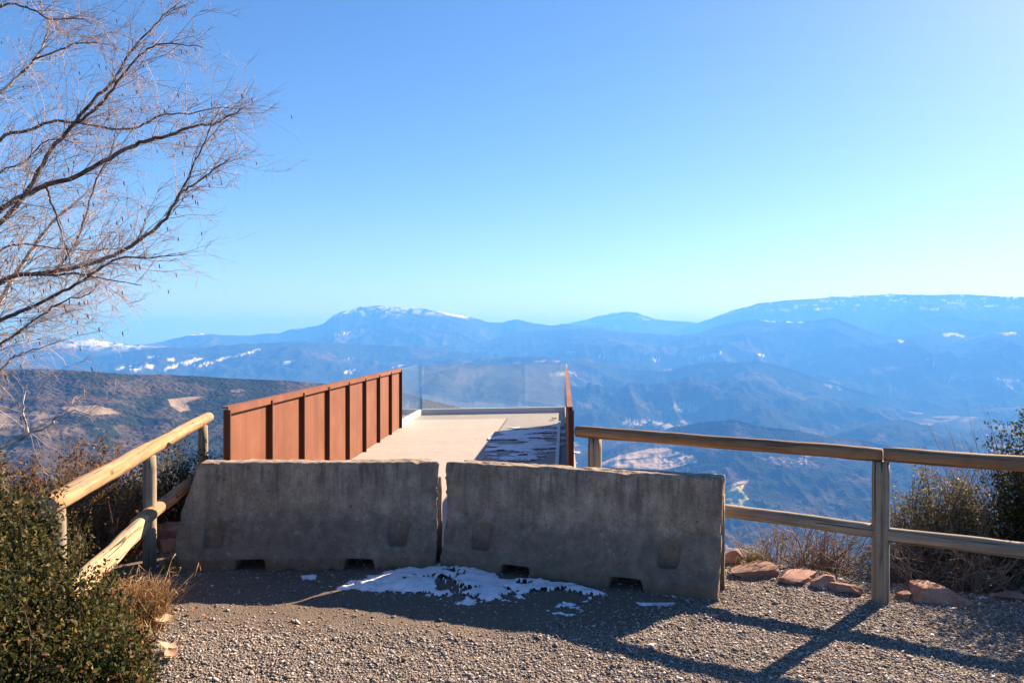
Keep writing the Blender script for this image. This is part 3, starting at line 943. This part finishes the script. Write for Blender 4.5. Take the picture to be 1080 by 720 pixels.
# ------------------------------------------------------------------ fences
def pole(name, a, b, r0, r1, mat, parent, seed, cuta=0.0, cutb=0.0, flat=None, nseg=26, sides=20, caps=True):
    """peeled log from a to b; cuta / cutb slant the end cuts; flat = side planed off (direction)"""
    rs = np.random.default_rng(seed)
    a, b = Vector(a), Vector(b)
    y = (b - a).normalized()
    ref = up if abs(y.z) < .9 else Vector((0, 1, 0))
    x = y.cross(ref).normalized()
    z = x.cross(y).normalized()
    L = (b - a).length
    ts = np.linspace(0, 1, nseg)
    an = np.arange(sides) * 2 * math.pi / sides
    v = []
    for i, t_ in enumerate(ts):
        r = r0 + (r1 - r0) * t_
        wob = (fbm(np.array([t_ * L * 2.5]), np.array([seed * 1.7]), 3, seed)[0] - .5) * .016
        wob2 = (fbm(np.array([t_ * L * 2.5]), np.array([seed * 2.9]), 3, seed + 3)[0] - .5) * .016
        for q in an:
            rr_ = r * (1 + .10 * (vnoise(np.array([math.cos(q) * 1.3 + t_ * L * 1.5 + seed]), np.array([math.sin(q) * 1.3 + seed]), seed)[0] - .5))
            if i in (0, nseg - 1):
                rr_ *= .93
            cx, cz = math.cos(q) * rr_, math.sin(q) * rr_
            if flat is not None:
                cx = min(cx, r * flat) if flat > 0 else max(cx, r * flat)
            sh = 0
            if i < 3:
                sh += cuta * cx * (1 - i / 3)
            if i > nseg - 4:
                sh += cutb * cx * (1 - (nseg - 1 - i) / 3)
            v.append((cx + wob, t_ * L + sh, cz + wob2))
    f = []
    for i in range(nseg - 1):
        for k in range(sides):
            f.append((i * sides + k, i * sides + (k + 1) % sides, (i + 1) * sides + (k + 1) % sides, (i + 1) * sides + k))
    me = bpy.data.meshes.new(name)
    nb = len(f)
    f.append(tuple(reversed(range(sides))))
    f.append(tuple((nseg - 1) * sides + k for k in range(sides)))
    me.from_pydata(v, [], [tuple(reversed(q)) for q in f])
    me.polygons.foreach_set('use_smooth', np.array([True] * nb + [False] * 2))
    me.polygons.foreach_set('material_index', np.array([0] * nb + [1] * 2, dtype=np.int32))
    me.update()
    o = link_mesh(name, me, [mat, M['cut']])
    o.matrix_world = Matrix.Translation(a) @ Matrix((x, y, z)).transposed().to_4x4()
    if parent is not None:
        o.parent = parent
        o.matrix_parent_inverse = Matrix.Translation(-Vector(parent.location))
    return o


def vpost(x, y, top, r, parent, seed, depth=.25):
    rs = np.random.default_rng(seed)
    sides, nseg = 20, 16
    z0 = gz(x, y) - depth
    v, f = [], []
    for i in range(nseg):
        t_ = i / (nseg - 1)
        for k in range(sides):
            q = 2 * math.pi * k / sides
            rr_ = r * (1 + .09 * (vnoise(np.array([math.cos(q) * 1.4 + seed]), np.array([math.sin(q) * 1.4 + t_ * 2]), seed)[0] - .5)) * (.94 if i == nseg - 1 else 1)
            v.append((math.cos(q) * rr_, math.sin(q) * rr_, z0 + (top - z0) * t_))
    for i in range(nseg - 1):
        for k in range(sides):
            f.append((i * sides + k, i * sides + (k + 1) % sides, (i + 1) * sides + (k + 1) % sides, (i + 1) * sides + k))
    f.append(tuple((nseg - 1) * sides + k for k in range(sides)))
    me = bpy.data.meshes.new('post')
    me.from_pydata(v, [], f)
    me.polygons.foreach_set('use_smooth', np.array([True] * (len(f) - 1) + [False]))
    me.polygons.foreach_set('material_index', np.array([0] * (len(f) - 1) + [1], dtype=np.int32))
    me.update()
    o = link_mesh('post', me, [M['postwood'], M['cut']])
    o.location = (x, y, 0)
    o.parent = parent
    o.matrix_parent_inverse = Matrix.Translation(-Vector(parent.location))
    return o


rf = tag(empty('wooden_fence', (2.45, 4.91, 0)), 'weathered log fence to the right of the platform with rocks along its foot', 'fence', 'log fences of the lookout')
PA, PB, PC = (.68, 6.07), (2.45, 4.91), (4.16, 3.98)
for i, p in enumerate((PA, PB, PC)):
    vpost(p[0], p[1], .935, .056, rf, 201 + i)
pole('rail', (.535, 6.13, .985), (2.455, 4.90, .982), .050, .047, M['brownwood'], rf, 211)
pole('rail', (2.462, 4.896, .982), (4.45, 3.81, .98), .050, .052, M['brownwood'], rf, 212)
pole('rail', (.68, 6.07, .475), (2.43, 4.92, .472), .047, .047, M['greywood'], rf, 213, cutb=.5)
pole('rail', (2.44, 4.915, .455), (4.3, 3.9, .455), .048, .050, M['greywood'], rf, 214)
# short stub of a bolt at the joint
lf = tag(empty('wooden_fence', (-2.79, 5.72, 0)), 'pale peeled log fence to the left running away above the dark bush', 'fence', 'log fences of the lookout')
for i, p in enumerate(((-3.24, 7.75), (-2.815, 5.74), (-2.45, 3.97))):
    vpost(p[0], p[1], .84, .05, lf, 221 + i, .6)
pole('rail', (-2.37, 3.76, .895), (-3.28, 7.98, .905), .055, .058, M['wood'], lf, 231, cuta=.3, cutb=.5)
pole('rail', (-2.72, 5.50, .385), (-2.34, 3.66, .345), .062, .066, M['palewood'], lf, 232, cuta=-1.2, flat=-.55)
pole('rail', (-2.73, 5.40, .40), (-3.17, 7.7, .39), .055, .058, M['wood'], lf, 233, cuta=.8)


# ------------------------------------------------------------------ snow
def snow_patch(name, poly, h, label, res=.008, z0=0.0, seed=1, ragged=.10, fs=5, group=None, follow=True, stretch=1.3, bias=0.0, lump=0.0):
    xs, ys = [p[0] for p in poly], [p[1] for p in poly]
    X, Y = np.meshgrid(np.arange(min(xs) - .1, max(xs) + .1, res), np.arange(min(ys) - .1, max(ys) + .1, res))
    s = np.minimum(poly_sdf(X, Y, poly), .5) + (fbm(X * fs, Y * fs * stretch, 5, seed, .62) - .5) * ragged * 2 + bias
    if lump:
        s = s - lump * sstep(.50, .66, fbm(X * 4.5, Y * 6, 5, seed + 8, .6))
    hgt = h * sstep(0, .16, s) * (.3 + 1.3 * fbm(X * 5, Y * 5, 5, seed + 3, .62)) + .006 * sstep(0, .05, s)
    Z = (ground_z(X, Y) + (fbm(X * 9, Y * 9, 3, 85) - .5) * .018 if follow else X * 0) + z0 + hgt - .002
    keepv = s > -.004
    F = grid_faces(*X.shape)
    kf = keepv.ravel()[F].all(1)
    F = F[kf]
    used, inv = np.unique(F, return_inverse=True)
    V = np.stack([X, Y, Z], -1).reshape(-1, 3)[used]
    o = mesh_np(name, V, inv.reshape(F.shape), M['snow'], None, True)
    return tag(o, label, 'snow', group, 'stuff')


P = lambda *q: [gp(a, b) for a, b in q]
snow_patch('snow', P((352, 622), (395, 606), (440, 598), (475, 594), (505, 600), (540, 606), (575, 607), (615, 612), (662, 630), (610, 633), (612, 646), (565, 648), (555, 636), (500, 638), (450, 631), (405, 625)), .026,
           'ragged melting snow bank on the gravel before the concrete barriers', seed=5, ragged=.15, fs=6, lump=.42)
snow_patch('snow', P((668, 633), (714, 635), (710, 640), (672, 638)), .014, 'small sliver of snow on the gravel before the right barrier', seed=9, ragged=.02)
snow_patch('snow', P((312, 605), (336, 604), (334, 611), (315, 611)), .014, 'small speck of snow at the foot of the left barrier', seed=12, ragged=.03)
D = lambda *q: [gp(a, b, .0) for a, b in q]
snow_patch('snow', D((522, 457), (540, 452), (590, 449), (592, 470), (590, 492), (545, 492), (530, 474), (520, 470)), .012,
           'torn thin snow lying on the shaded corner of the platform', res=.025, z0=.016, seed=15, ragged=1.0, fs=2.0, follow=False, stretch=1.6, bias=-.12)


# ------------------------------------------------------------------ rocks
def rock(x, y, sx, sy, sz, rot, label, seed, sink=.25, group='red rocks along the terrace edge', name='rock'):
    bm = bmesh.new()
    bmesh.ops.create_icosphere(bm, subdivisions=4, radius=1)
    rs = np.random.default_rng(seed)
    pl = [(Vector(rs.normal(size=3)).normalized(), rs.uniform(.45, .82)) for _ in range(11)]
    pl += [(Vector((rs.normal(0, .12), rs.normal(0, .12), 1)).normalized(), .62)]
    for v_ in bm.verts:
        for nrm, dd in pl:                                       # split faces of a broken stone
            k = v_.co.dot(nrm) - dd
            if k > 0:
                v_.co -= nrm * k
    co = np.array([v_.co[:] for v_ in bm.verts])
    dz = (fbm(co[:, 0] * 3 + seed, co[:, 1] * 3 + co[:, 2] * 2.3, 5, seed, .6) - .5) * .15
    dz += (fbm(co[:, 0] * 1.5 + seed, co[:, 2] * 9 + co[:, 1], 3, seed + 2) - .5) * .06
    dz += (ridged(co[:, 0] * 4 + seed, co[:, 1] * 4 + co[:, 2] * 3, 4, seed + 5) - .6) * .12
    for v_, k in zip(bm.verts, dz):
        v_.co = v_.co * (1 + k)
        v_.co = Vector((v_.co.x * sx, v_.co.y * sy, v_.co.z * sz))
    o = bm_obj(name, bm, M['rock'], None, 0, True)
    o.data.set_sharp_from_angle(angle=math.radians(28))
    o.location = (x, y, gz(x, y) + sz * (.62 - sink))
    o.rotation_euler = (0, 0, rot)
    return tag(o, label, 'rock', group)


def rpx(px, py, wpx, h, ratio, rot, label, seed, **k):
    x, y = gp(px, py)
    sx = wpx / 2 / FPX * y
    return rock(x, y + sx * ratio * .6, sx, sx * ratio, h, rot, label, seed, **k)


rpx(993, 637, 86, .095, .62, -.12, 'large flat pink rock right of the middle fence post', 301, sink=.3)
rpx(799, 610, 60, .085, .75, .3, 'pink rock just beside the end of the right barrier', 302, sink=.35)
rpx(846, 616, 62, .055, .8, -.35, 'low smooth pink slab sunk in the gravel between barrier and post', 303, sink=.45)
rpx(876, 622, 34, .085, .9, .7, 'dark reddish rock, left neighbour of the pair behind the fence post', 304, sink=.35)
rpx(900, 628, 44, .06, .5, -.45, 'long dark reddish rock touching the fence post from the left', 305, sink=.3)
rock(1.97, 6.02, .13, .11, .15, .4, 'angular brown boulder behind the low pink slab, under the lower rail', 306, sink=.1)
rock(1.74, 5.80, .08, .08, .10, 1.2, 'small grey brown stone behind the right barrier end', 307)
rpx(1074, 633, 50, .035, .6, .1, 'flat pink stone at the right edge of the picture', 308, sink=.4)
rpx(955, 633, 22, .045, .8, .6, 'small red stone between the fence post foot and the large flat rock', 309)
x, y = gp(176, 585)
rock(x - .02, y + .1, .15, .12, .10, .2, 'pale stone beside the left fence post', 310, group='stones by the left fence')
rock(x - .22, y + .45, .28, .18, .14, -.4, 'grey slab in the shade behind the left fence', 311, group='stones by the left fence')
x, y = gp(1040, 630)
snow_patch('snow', [(x - .09, y - .03), (x + .10, y - .02), (x + .09, y + .04), (x - .06, y + .04)], .012, 'white scrap of snow between the flat rocks at the right', seed=21, ragged=.02)
snow_patch('snow', [(-2.98, 6.0), (-2.72, 6.0), (-2.72, 6.25), (-2.98, 6.2)], .03, 'little snow remnant behind the left fence beside the barrier', seed=23, ragged=.06)


# ------------------------------------------------------------------ shrubs
def leaf_arrays(cent, size, pal, rs, aspect=.5, upw=.5, jit=.25):
    n = len(cent)
    d = rs.normal(size=(n, 3)) + np.array([0, 0, upw])
    d /= np.linalg.norm(d, axis=1)[:, None]
    s = np.cross(d, rs.normal(size=(n, 3)))
    s /= np.linalg.norm(s, axis=1)[:, None] + 1e-9
    nn = np.cross(d, s)
    L = (size * rs.uniform(.6, 1.35, n))[:, None]
    v = np.stack([cent, cent + d * L * .5 + s * L * aspect * .5 + nn * L * .10, cent + d * L, cent + d * L * .5 - s * L * aspect * .5 + nn * L * .10], 1)
    c = pal[0][rs.choice(len(pal[0]), n, p=pal[1])] * rs.uniform(1 - jit, 1 + jit, (n, 1))
    i = (np.arange(n) * 4)[:, None]
    f = np.concatenate([i + np.array([[0, 1, 2]]), i + np.array([[0, 2, 3]])])
    return v.reshape(-1, 3), f, np.repeat(c, 4, 0)


BOX = (np.array([(.036, .048, .013), (.066, .074, .019), (.12, .095, .028), (.20, .125, .042), (.20, .09, .035), (.010, .013, .006)]), [.33, .26, .17, .08, .03, .13])
DARK = (np.array([(.022, .036, .014), (.04, .055, .018), (.07, .065, .03), (.10, .07, .03)]), [.5, .3, .13, .07])
OLIVE = (np.array([(.15, .15, .085), (.22, .195, .11), (.28, .225, .14), (.09, .09, .05)]), [.35, .3, .2, .15])
RUST = (np.array([(.21, .105, .05), (.14, .075, .038), (.30, .17, .08), (.08, .075, .03)]), [.35, .3, .2, .15])


def shrub(name, label, cat, base, lobes, ntw, nleaf, lsize, pal, seed, group=None, aspect=.55, tcol=(.12, .085, .06), trad=.004, inner=.35, leafpart=.55, upw=.5, bare=0, spread=.6, bend=.07):
    """stems fan out from the foot into the lobes; leaves sit along the outer part of every twig"""
    rs = np.random.default_rng(seed)
    base = np.array(base, float)
    root = tag(empty(name, tuple(base)), label, cat, group)
    vol = np.array([l[3] * l[4] * l[5] for l in lobes])
    tb = Tubes(4)
    cents = []
    for i in range(ntw):
        l = lobes[rs.choice(len(lobes), p=vol / vol.sum())]
        q = rs.normal(size=3)
        q /= np.linalg.norm(q)
        q *= (inner + (1 - inner) * rs.uniform(0, 1) ** .5) * (.78 + .44 * vnoise(np.array([q[0] * 3 + seed]), np.array([q[1] * 3 + q[2] * 4]), seed)[0])
        tip = np.array(l[:3]) + q * np.array(l[3:6])
        b0 = base + (np.array([l[0], l[1], base[2]]) - base) * spread + rs.normal(0, .07 + .1 * spread, 3) * np.array([1, 1, .2])
        mid = b0 + (tip - b0) * rs.uniform(.35, .6) + rs.normal(0, bend, 3) + np.array([0, 0, -.02])
        m2 = (mid + tip) / 2 + rs.normal(0, bend * .6, 3)
        pts = []
        for t_ in np.linspace(0, 1, 9):
            p01, p12, p23 = b0 + (mid - b0) * t_, mid + (m2 - mid) * t_, m2 + (tip - m2) * t_
            pa, pb = p01 + (p12 - p01) * t_, p12 + (p23 - p12) * t_
            pts.append(pa + (pb - pa) * t_)
        pts = np.array(pts)
        tb.add(pts, np.linspace(trad, trad * .25, 9), np.array(tcol) * rs.uniform(.6, 1.4))
        if rs.uniform() < bare:
            for _ in range(5):                                   # side twigs of a bare stem
                k = rs.integers(4, 8)
                e = pts[k] + (tip - b0) * rs.uniform(.1, .25) + rs.normal(0, .07, 3)
                tb.add([pts[k], (pts[k] + e) / 2 + rs.normal(0, .01, 3), e], [trad * .4, trad * .3, trad * .15], np.array(tcol) * rs.uniform(.6, 1.5))
            continue
        m = rs.poisson(nleaf)
        t_ = 1 - leafpart * rs.uniform(0, 1, m) ** 1.2
        idx = np.clip(t_ * 8, 0, 7.999)
        k = idx.astype(int)
        fr = (idx - k)[:, None]
        cents.append(pts[k] * (1 - fr) + pts[k + 1] * fr + rs.normal(0, .028, (m, 3)))
    inv = Matrix.Translation(-Vector(base))
    o = tb.build('stems', M['twig'], root)
    o.matrix_parent_inverse = inv
    if cents:
        v, f, c = leaf_arrays(np.concatenate(cents), lsize, pal, rs, aspect, upw)
        o = mesh_np('foliage', v, f, M['leaf'], root, False, c)
        o.matrix_parent_inverse = inv
    return root


# big box shrub in the left foreground (several lobes, leans over the lower rail)
shrub('box_shrub', 'dense dark green box shrub with bronze leaves in the left foreground', 'shrub', (-2.3, 3.2, -.25),
      [(-2.5, 3.4, .62, .42, .42, .60), (-2.1, 3.3, .30, .40, .38, .52), (-1.80, 3.2, .16, .30, .33, .40), (-2.3, 2.95, .35, .45, .3, .6), (-2.25, 3.75, .1, .3, .3, .35), (-1.80, 3.0, .02, .22, .26, .34)],
      2000, 72, .024, BOX, 401, 'shrubs along the left fence', inner=.35, leafpart=.42, spread=.9, bend=.12, trad=.003, tcol=(.07, .05, .035))
shrub('box_shrub', 'shaded box shrub behind the left fence beside the steel parapet', 'shrub', (-3.25, 6.9, -.7),
      [(-3.2, 7.0, .22, .50, .45, .58), (-3.75, 6.7, .1, .45, .5, .6), (-2.85, 7.6, .32, .30, .3, .45), (-3.1, 6.4, -.2, .4, .3, .4)], 900, 64, .026, BOX, 402, 'shrubs along the left fence', leafpart=.65)
shrub('russet_shrub', 'russet leaved shrub behind the left fence beyond the dark box', 'shrub', (-3.6, 5.8, -.9),
      [(-3.35, 5.9, .40, .50, .45, .60), (-3.75, 5.6, .35, .5, .45, .6), (-4.2, 5.6, .35, .5, .5, .65), (-3.2, 5.3, .0, .3, .3, .45)], 1000, 56, .027, RUST, 403, 'shrubs along the left fence', bare=.15, tcol=(.20, .13, .09))
shrub('box_shrub', 'low dark box shrub at the left edge behind the near fence post', 'shrub', (-3.1, 4.6, -.6),
      [(-2.95, 4.6, .25, .35, .4, .52), (-3.4, 4.5, .42, .5, .4, .6), (-2.95, 5.0, .0, .26, .3, .4)], 620, 55, .022, BOX, 404, 'shrubs along the left fence')
# right side
shrub('evergreen_bush', 'tall dark evergreen bush at the right edge behind the fence', 'shrub', (4.2, 5.6, -.9),
      [(4.05, 5.7, .15, .48, .5, .70), (4.4, 5.5, .75, .62, .5, .78), (3.95, 5.4, -.15, .45, .4, .45), (4.05, 5.7, .85, .34, .35, .42), (4.3, 5.2, .1, .5, .3, .6)], 1900, 66, .028, DARK, 405, 'shrubs below the right fence', bare=.05, leafpart=.7)
shrub('grey_shrub', 'upright olive grey shrub with thin stems right of the middle fence post', 'shrub', (3.38, 5.9, -.85),
      [(3.45, 5.9, .38, .33, .3, .34), (3.12, 5.9, .14, .22, .25, .40), (3.62, 5.9, .20, .26, .28, .40)], 330, 100, .027, OLIVE, 406, 'shrubs below the right fence', aspect=.45, bare=.25, tcol=(.20, .155, .12), leafpart=.32, trad=.0075, spread=.12, bend=.09)
BARE = (.215, .155, .12)
shrub('bare_shrub', 'tangle of bare brown twigs left of the middle fence post', 'shrub', (2.4, 6.0, -.42),
      [(2.2, 5.9, .02, .55, .35, .24), (2.65, 5.8, .04, .5, .3, .26), (1.95, 6.0, -.06, .4, .3, .18)], 300, 8, .022, RUST, 407, 'shrubs below the right fence', bare=.8, tcol=BARE, trad=.0065, spread=.15, bend=.20)
shrub('bare_shrub', 'tangle of bare brown twigs along the ground right of the middle fence post', 'shrub', (3.2, 5.45, -.42),
      [(2.95, 5.4, .0, .55, .25, .24), (3.5, 5.2, .0, .55, .25, .26)], 300, 10, .022, RUST, 408, 'shrubs below the right fence', bare=.75, tcol=(.19, .14, .11), trad=.006, spread=.2, bend=.20)
shrub('bare_shrub', 'tall thin bare twigs sticking up beside the dark evergreen bush', 'shrub', (4.15, 5.9, -.2),
      [(3.72, 6.0, .70, .42, .3, .42)], 60, 8, .018, RUST, 409, 'shrubs below the right fence', bare=.85, tcol=(.30, .22, .18), trad=.0042, spread=.12, bend=.10)

# dry grass tufts
for (px, py, sc, nb, lab, sd_) in ((136, 662, .9, 1500, 'tall tuft of dry russet grass before the left fence post', 1), (176, 607, .45, 260, 'short dry grass at the left end of the barrier', 2), (800, 603, .4, 220, 'short green and straw grass beside the right barrier end', 3), (128, 700, .6, 500, 'low straw tuft under the edge of the box shrub', 4)):
    rs = np.random.default_rng(500 + sd_)
    x, y = gp(px, py)
    y += .1
    tb = Tubes(3)
    for i in range(nb):
        b0 = np.array([x + rs.normal(0, .07 * sc), y + rs.normal(0, .07 * sc), gz(x, y) - .01])
        d = rs.normal(0, .33, 3)
        h = rs.uniform(.12, .36) * sc
        e = b0 + np.array([d[0] * h, d[1] * h, h * rs.uniform(.6, 1)])
        m = (b0 + e) / 2 + np.array([0, 0, h * .12])
        c = np.array([(.44, .25, .115), (.54, .36, .19), (.32, .165, .075), (.58, .46, .27)][rs.integers(4)]) * rs.uniform(.7, 1.2)
        if sd_ == 3:
            c = np.array([(.16, .17, .06), (.36, .28, .14)][rs.integers(2)])
        tb.add([b0, m, e], [.0022, .0018, .0006], c)
        if i % 4 == 0:
            tb.add([e, e + rs.normal(0, .018, 3), e + rs.normal(0, .03, 3)], [.002, .003, .001], c * .9)
    tag(tb.build('dry_grass', M['straw']), lab, 'grass tuft', 'dry grass tufts')


# fallen leaves
def dry_leaf(x, y, z, L, rot, label, seed, col):
    rs = np.random.default_rng(seed)
    n, v, f = 9, [], []
    for i in range(n):
        t_ = i / (n - 1)
        wd = L * .36 * math.sin(math.pi * min(1, t_ * .93 + .04)) ** .8 * (1 + rs.uniform(-.15, .15))
        for k in (-1, -.5, 0, .5, 1):
            v.append((k * wd, (t_ - .5) * L, L * (.10 * abs(k) ** 1.5 + .16 * (2 * t_ - 1) ** 2) + rs.uniform(0, L * .03)))
    for i in range(n - 1):
        for k in range(4):
            f.append((i * 5 + k, i * 5 + k + 1, i * 5 + k + 6, i * 5 + k + 5))
    o = mesh_np('fallen_leaf', v, f, M['dryleaf'], None, True, np.tile(np.array(col), (len(v), 1)))
    o.location = (x, y, z)
    o.rotation_euler = (rs.uniform(-.25, .25), rs.uniform(-.25, .25), rot)
    return tag(o, label, 'leaf', 'fallen leaves')


for i, (px, py, L, rot, lab, c) in enumerate((
        (171, 657, .16, 1.3, 'largest pale fallen leaf on the gravel beside the dry grass tuft', (.62, .47, .31)),
        (158, 652, .10, .4, 'tan fallen leaf leaning against the dry grass tuft', (.5, .30, .17)),
        (178, 689, .13, 2.2, 'pale crumpled fallen leaf on the gravel, upper of two near the bottom left', (.58, .41, .28)),
        (180, 697, .09, .9, 'small pinkish fallen leaf, lower of two near the bottom left', (.55, .33, .22)),
        (205, 646, .06, .2, 'small brown fallen leaf on the earth left of the barrier shadow edge', (.36, .19, .10)),
        (216, 652, .05, 1.9, 'tiny rust fallen leaf farthest from the grass tuft', (.34, .16, .08)),
        (145, 668, .08, 2.8, 'brown fallen leaf at the foot of the dry grass tuft', (.40, .22, .12)))):
    x, y = gp(px, py)
    dry_leaf(x, y, gz(x, y) + .022, L, rot, lab, 600 + i, c)
x, y = gp(584, 443.5)
dry_leaf(x, y, .03, .16, .5, 'red brown fallen leaf on the sunlit far corner of the platform', 620, (.36, .13, .06))

# ------------------------------------------------------------------ birch
birch = tag(empty('birch_tree', (-5.6, 6.6, -2.2)), 'bare birch reaching in from the left with fine reddish twigs and catkins', 'tree')
binv = Matrix.Translation((5.6, 6.6 * -1, 2.2))
rs = np.random.default_rng(77)


def onbirch(o):
    o.parent = birch
    o.matrix_parent_inverse = binv
    return o


def smooth_poly(pts, per=6):
    pts = [np.array(p, float) for p in pts]
    out = []
    P_ = [2 * pts[0] - pts[1]] + pts + [2 * pts[-1] - pts[-2]]
    for i in range(1, len(P_) - 2):
        for k in range(per):
            t_ = k / per
            a, b, c, d = P_[i - 1], P_[i], P_[i + 1], P_[i + 2]
            out.append(.5 * (2 * b + (c - a) * t_ + (2 * a - 5 * b + 4 * c - d) * t_ ** 2 + (3 * b - a - 3 * c + d) * t_ ** 3))
    out.append(pts[-1])
    return np.array(out)


WHITE, DKB, RED = (.62, .53, .45), (.15, .105, .088), (.36, .275, .24)
tr = Tubes(14)
tpts = smooth_poly([(-5.6, 6.6, -2.3), (-5.55, 6.6, -.6), (-5.62, 6.55, 1.2), (-5.5, 6.6, 3.0), (-5.55, 6.7, 5.2), (-5.4, 6.7, 7.5)], 8)
tr.add(tpts, np.linspace(.14, .04, len(tpts)), WHITE)
onbirch(tr.build('trunk', M['bark']))
# main limbs: traced spots, distance at the frame edge and at the tip, thickness, pale or dark bark
LIMBS = [
    ([(0, 222), (30, 205), (50, 195), (80, 187), (110, 170), (140, 155), (160, 147), (180, 143), (205, 133), (225, 131), (245, 122), (260, 112)], 6.3, 5.5, .040, DKB),
    ([(0, 148), (30, 138), (60, 128), (100, 133), (140, 136), (170, 122), (200, 120), (230, 114), (264, 116)], 6.6, 6.6, .024, DKB),
    ([(0, 236), (25, 208), (50, 165), (75, 135), (100, 105), (120, 85), (135, 60), (150, 42), (172, 18), (192, 2)], 6.1, 6.4, .034, DKB),
    ([(75, 135), (105, 112), (128, 82), (145, 62), (165, 48), (190, 47), (214, 51)], 6.25, 5.9, .016, DKB),
    ([(-20, 118), (0, 100), (15, 85), (40, 60), (52, 28), (44, 8), (40, -30)], 6.9, 7.2, .030, WHITE),
    ([(35, 64), (60, 55), (80, 47), (100, 46), (116, 48)], 7.0, 6.8, .012, DKB),
    ([(0, 9), (35, 11), (52, 20), (85, 20), (98, 26)], 6.4, 6.0, .016, DKB),
    ([(0, 298), (40, 289), (80, 282), (120, 270), (150, 252), (175, 230), (190, 205), (205, 195), (225, 180), (243, 168)], 5.8, 5.2, .032, DKB),
    ([(185, 213), (198, 190), (207, 170), (222, 135), (230, 118)], 5.3, 5.3, .010, DKB),
    ([(0, 296), (60, 290), (85, 289), (110, 294), (150, 301)], 5.7, 5.3, .020, DKB),
    ([(-10, 345), (20, 330), (45, 318), (80, 300), (100, 287), (125, 272), (160, 272), (195, 268)], 5.6, 5.2, .026, DKB),
    ([(-10, 372), (20, 350), (40, 335), (65, 318), (90, 312), (104, 300)], 5.5, 5.3, .015, DKB),
    ([(-14, 345), (0, 318), (20, 284), (40, 255), (60, 230), (80, 214), (100, 194)], 6.4, 6.8, .045, WHITE),
    ([(50, 197), (54, 212), (60, 228), (66, 248), (74, 276), (86, 302)], 6.2, 6.0, .014, DKB),
    ([(58, 286), (76, 262), (90, 232), (96, 208), (105, 184), (118, 158), (124, 130)], 5.9, 6.2, .014, DKB),
    ([(0, 390), (12, 378), (24, 373), (45, 366), (70, 358)], 5.2, 5.0, .014, WHITE),
    ([(-10, 478), (15, 466), (34, 456), (52, 449), (60, 440), (80, 433), (98, 440)], 5.0, 4.8, .018, WHITE),
    ([(30, 458), (24, 430), (28, 405)], 4.95, 5.0, .008, WHITE),
    ([(0, 265), (30, 258), (60, 262), (100, 264), (130, 262)], 6.5, 6.0, .015, DKB),
    ([(0, 182), (25, 172), (48, 150), (70, 148), (95, 162)], 6.8, 6.5, .014, DKB),
]
LP = []
for pts, d0, d1, r, c in LIMBS:
    r *= .6
    m = len(pts)
    q = [pt(px, py, d0 + (d1 - d0) * (i / (m - 1))) for i, (px, py) in enumerate(pts)]
    if pts[0][0] <= 0:                                           # run back to the trunk outside the frame
        a = q[0]
        k = min(max(a.z - .75, -1.5), 7.0)
        tp = tpts[np.argmin(np.abs(tpts[:, 2] - k))]
        q = [Vector(tp), Vector(tp) * .45 + a * .55 + Vector((0, 0, -.08))] + q
    sp = smooth_poly(q, 5)
    sp[1:-1] += rs.normal(0, .004, sp[1:-1].shape)
    rad = r * (1 - np.linspace(0, 1, len(sp))) ** .8 + .0022
    tb = Tubes(9)
    tb.add(sp, rad, c)
    onbirch(tb.build('branch', M['bark']))
    LP.append((sp, rad, c))

tw = Tubes(3)
ck = Tubes(6)
ntw = [0]


def twig(p0, d, L, r, lev, col):
    """a fine twig that bends and droops, with side twigs"""
    n_ = 6
    pts = [np.array(p0)]
    d = np.array(d) / (np.linalg.norm(d) + 1e-9)
    for i in range(n_):
        d = d + rs.normal(0, .12, 3) + np.array([0, 0, -.03 if lev else -.01])
        d /= np.linalg.norm(d)
        pts.append(pts[-1] + d * L / n_)
    pts = np.array(pts)
    tw.add(pts, np.linspace(r, r * .3, n_ + 1), np.array(col) * rs.uniform(.75, 1.35))
    ntw[0] += 1
    if lev < 2:
        for _ in range(rs.poisson(5.0 if lev == 0 else 3.2)):
            k = rs.integers(1, n_ + 1)
            ax = rs.normal(size=3)
            ax[1] *= .7
            dd = d * .9 + ax * .55
            twig(pts[k], dd, L * rs.uniform(.35, .65), r * .62, lev + 1, RED)
    elif rs.uniform() < .032:
        e = pts[-1]
        ck.add([e, e + np.array([0, .0, -.008]), e + np.array([.003, 0, -.022]), e + np.array([.005, 0, -.036])], [.0015, .0042, .0042, .001], (.085, .05, .035))


def pts_low(sp):
    return sp[-1][2] < 1.9


for sp, rad, c in LP:
    seg = np.linalg.norm(np.diff(sp, axis=0), axis=1)
    cum = np.concatenate([[0], np.cumsum(seg)])
    T_ = cum[-1]
    pxl = 540 + FPX * sp[:, 0] / sp[:, 1]
    sparse = pts_low(sp)
    for s_ in np.arange(.15, T_, .32 if sparse else .082):
        k = min(np.searchsorted(cum, s_), len(sp) - 1)
        if pxl[k] < -60:
            continue
        along = s_ / T_
        d0_ = sp[min(k + 1, len(sp) - 1)] - sp[max(k - 1, 0)]
        d0_ = d0_ / (np.linalg.norm(d0_) + 1e-9)
        for _ in range(1 + (rs.uniform() < .35)):
            ax = rs.normal(size=3)
            dd = d0_ * rs.uniform(.5, 1.2) + ax * .55 + np.array([.1, 0, .12])
            white = c == WHITE and sp[k, 2] < 1.6
            twig(sp[k], dd, rs.uniform(.28, .62) * (1.1 - .35 * along), min(rad[k] * .6, .0034), 0, (.40, .33, .28) if white else RED)
o = onbirch(tw.build('twigs', M['twig']))
o['kind'] = 'stuff'
o = onbirch(ck.build('catkins', M['twig']))
o['kind'] = 'stuff'
print('twigs', ntw[0])
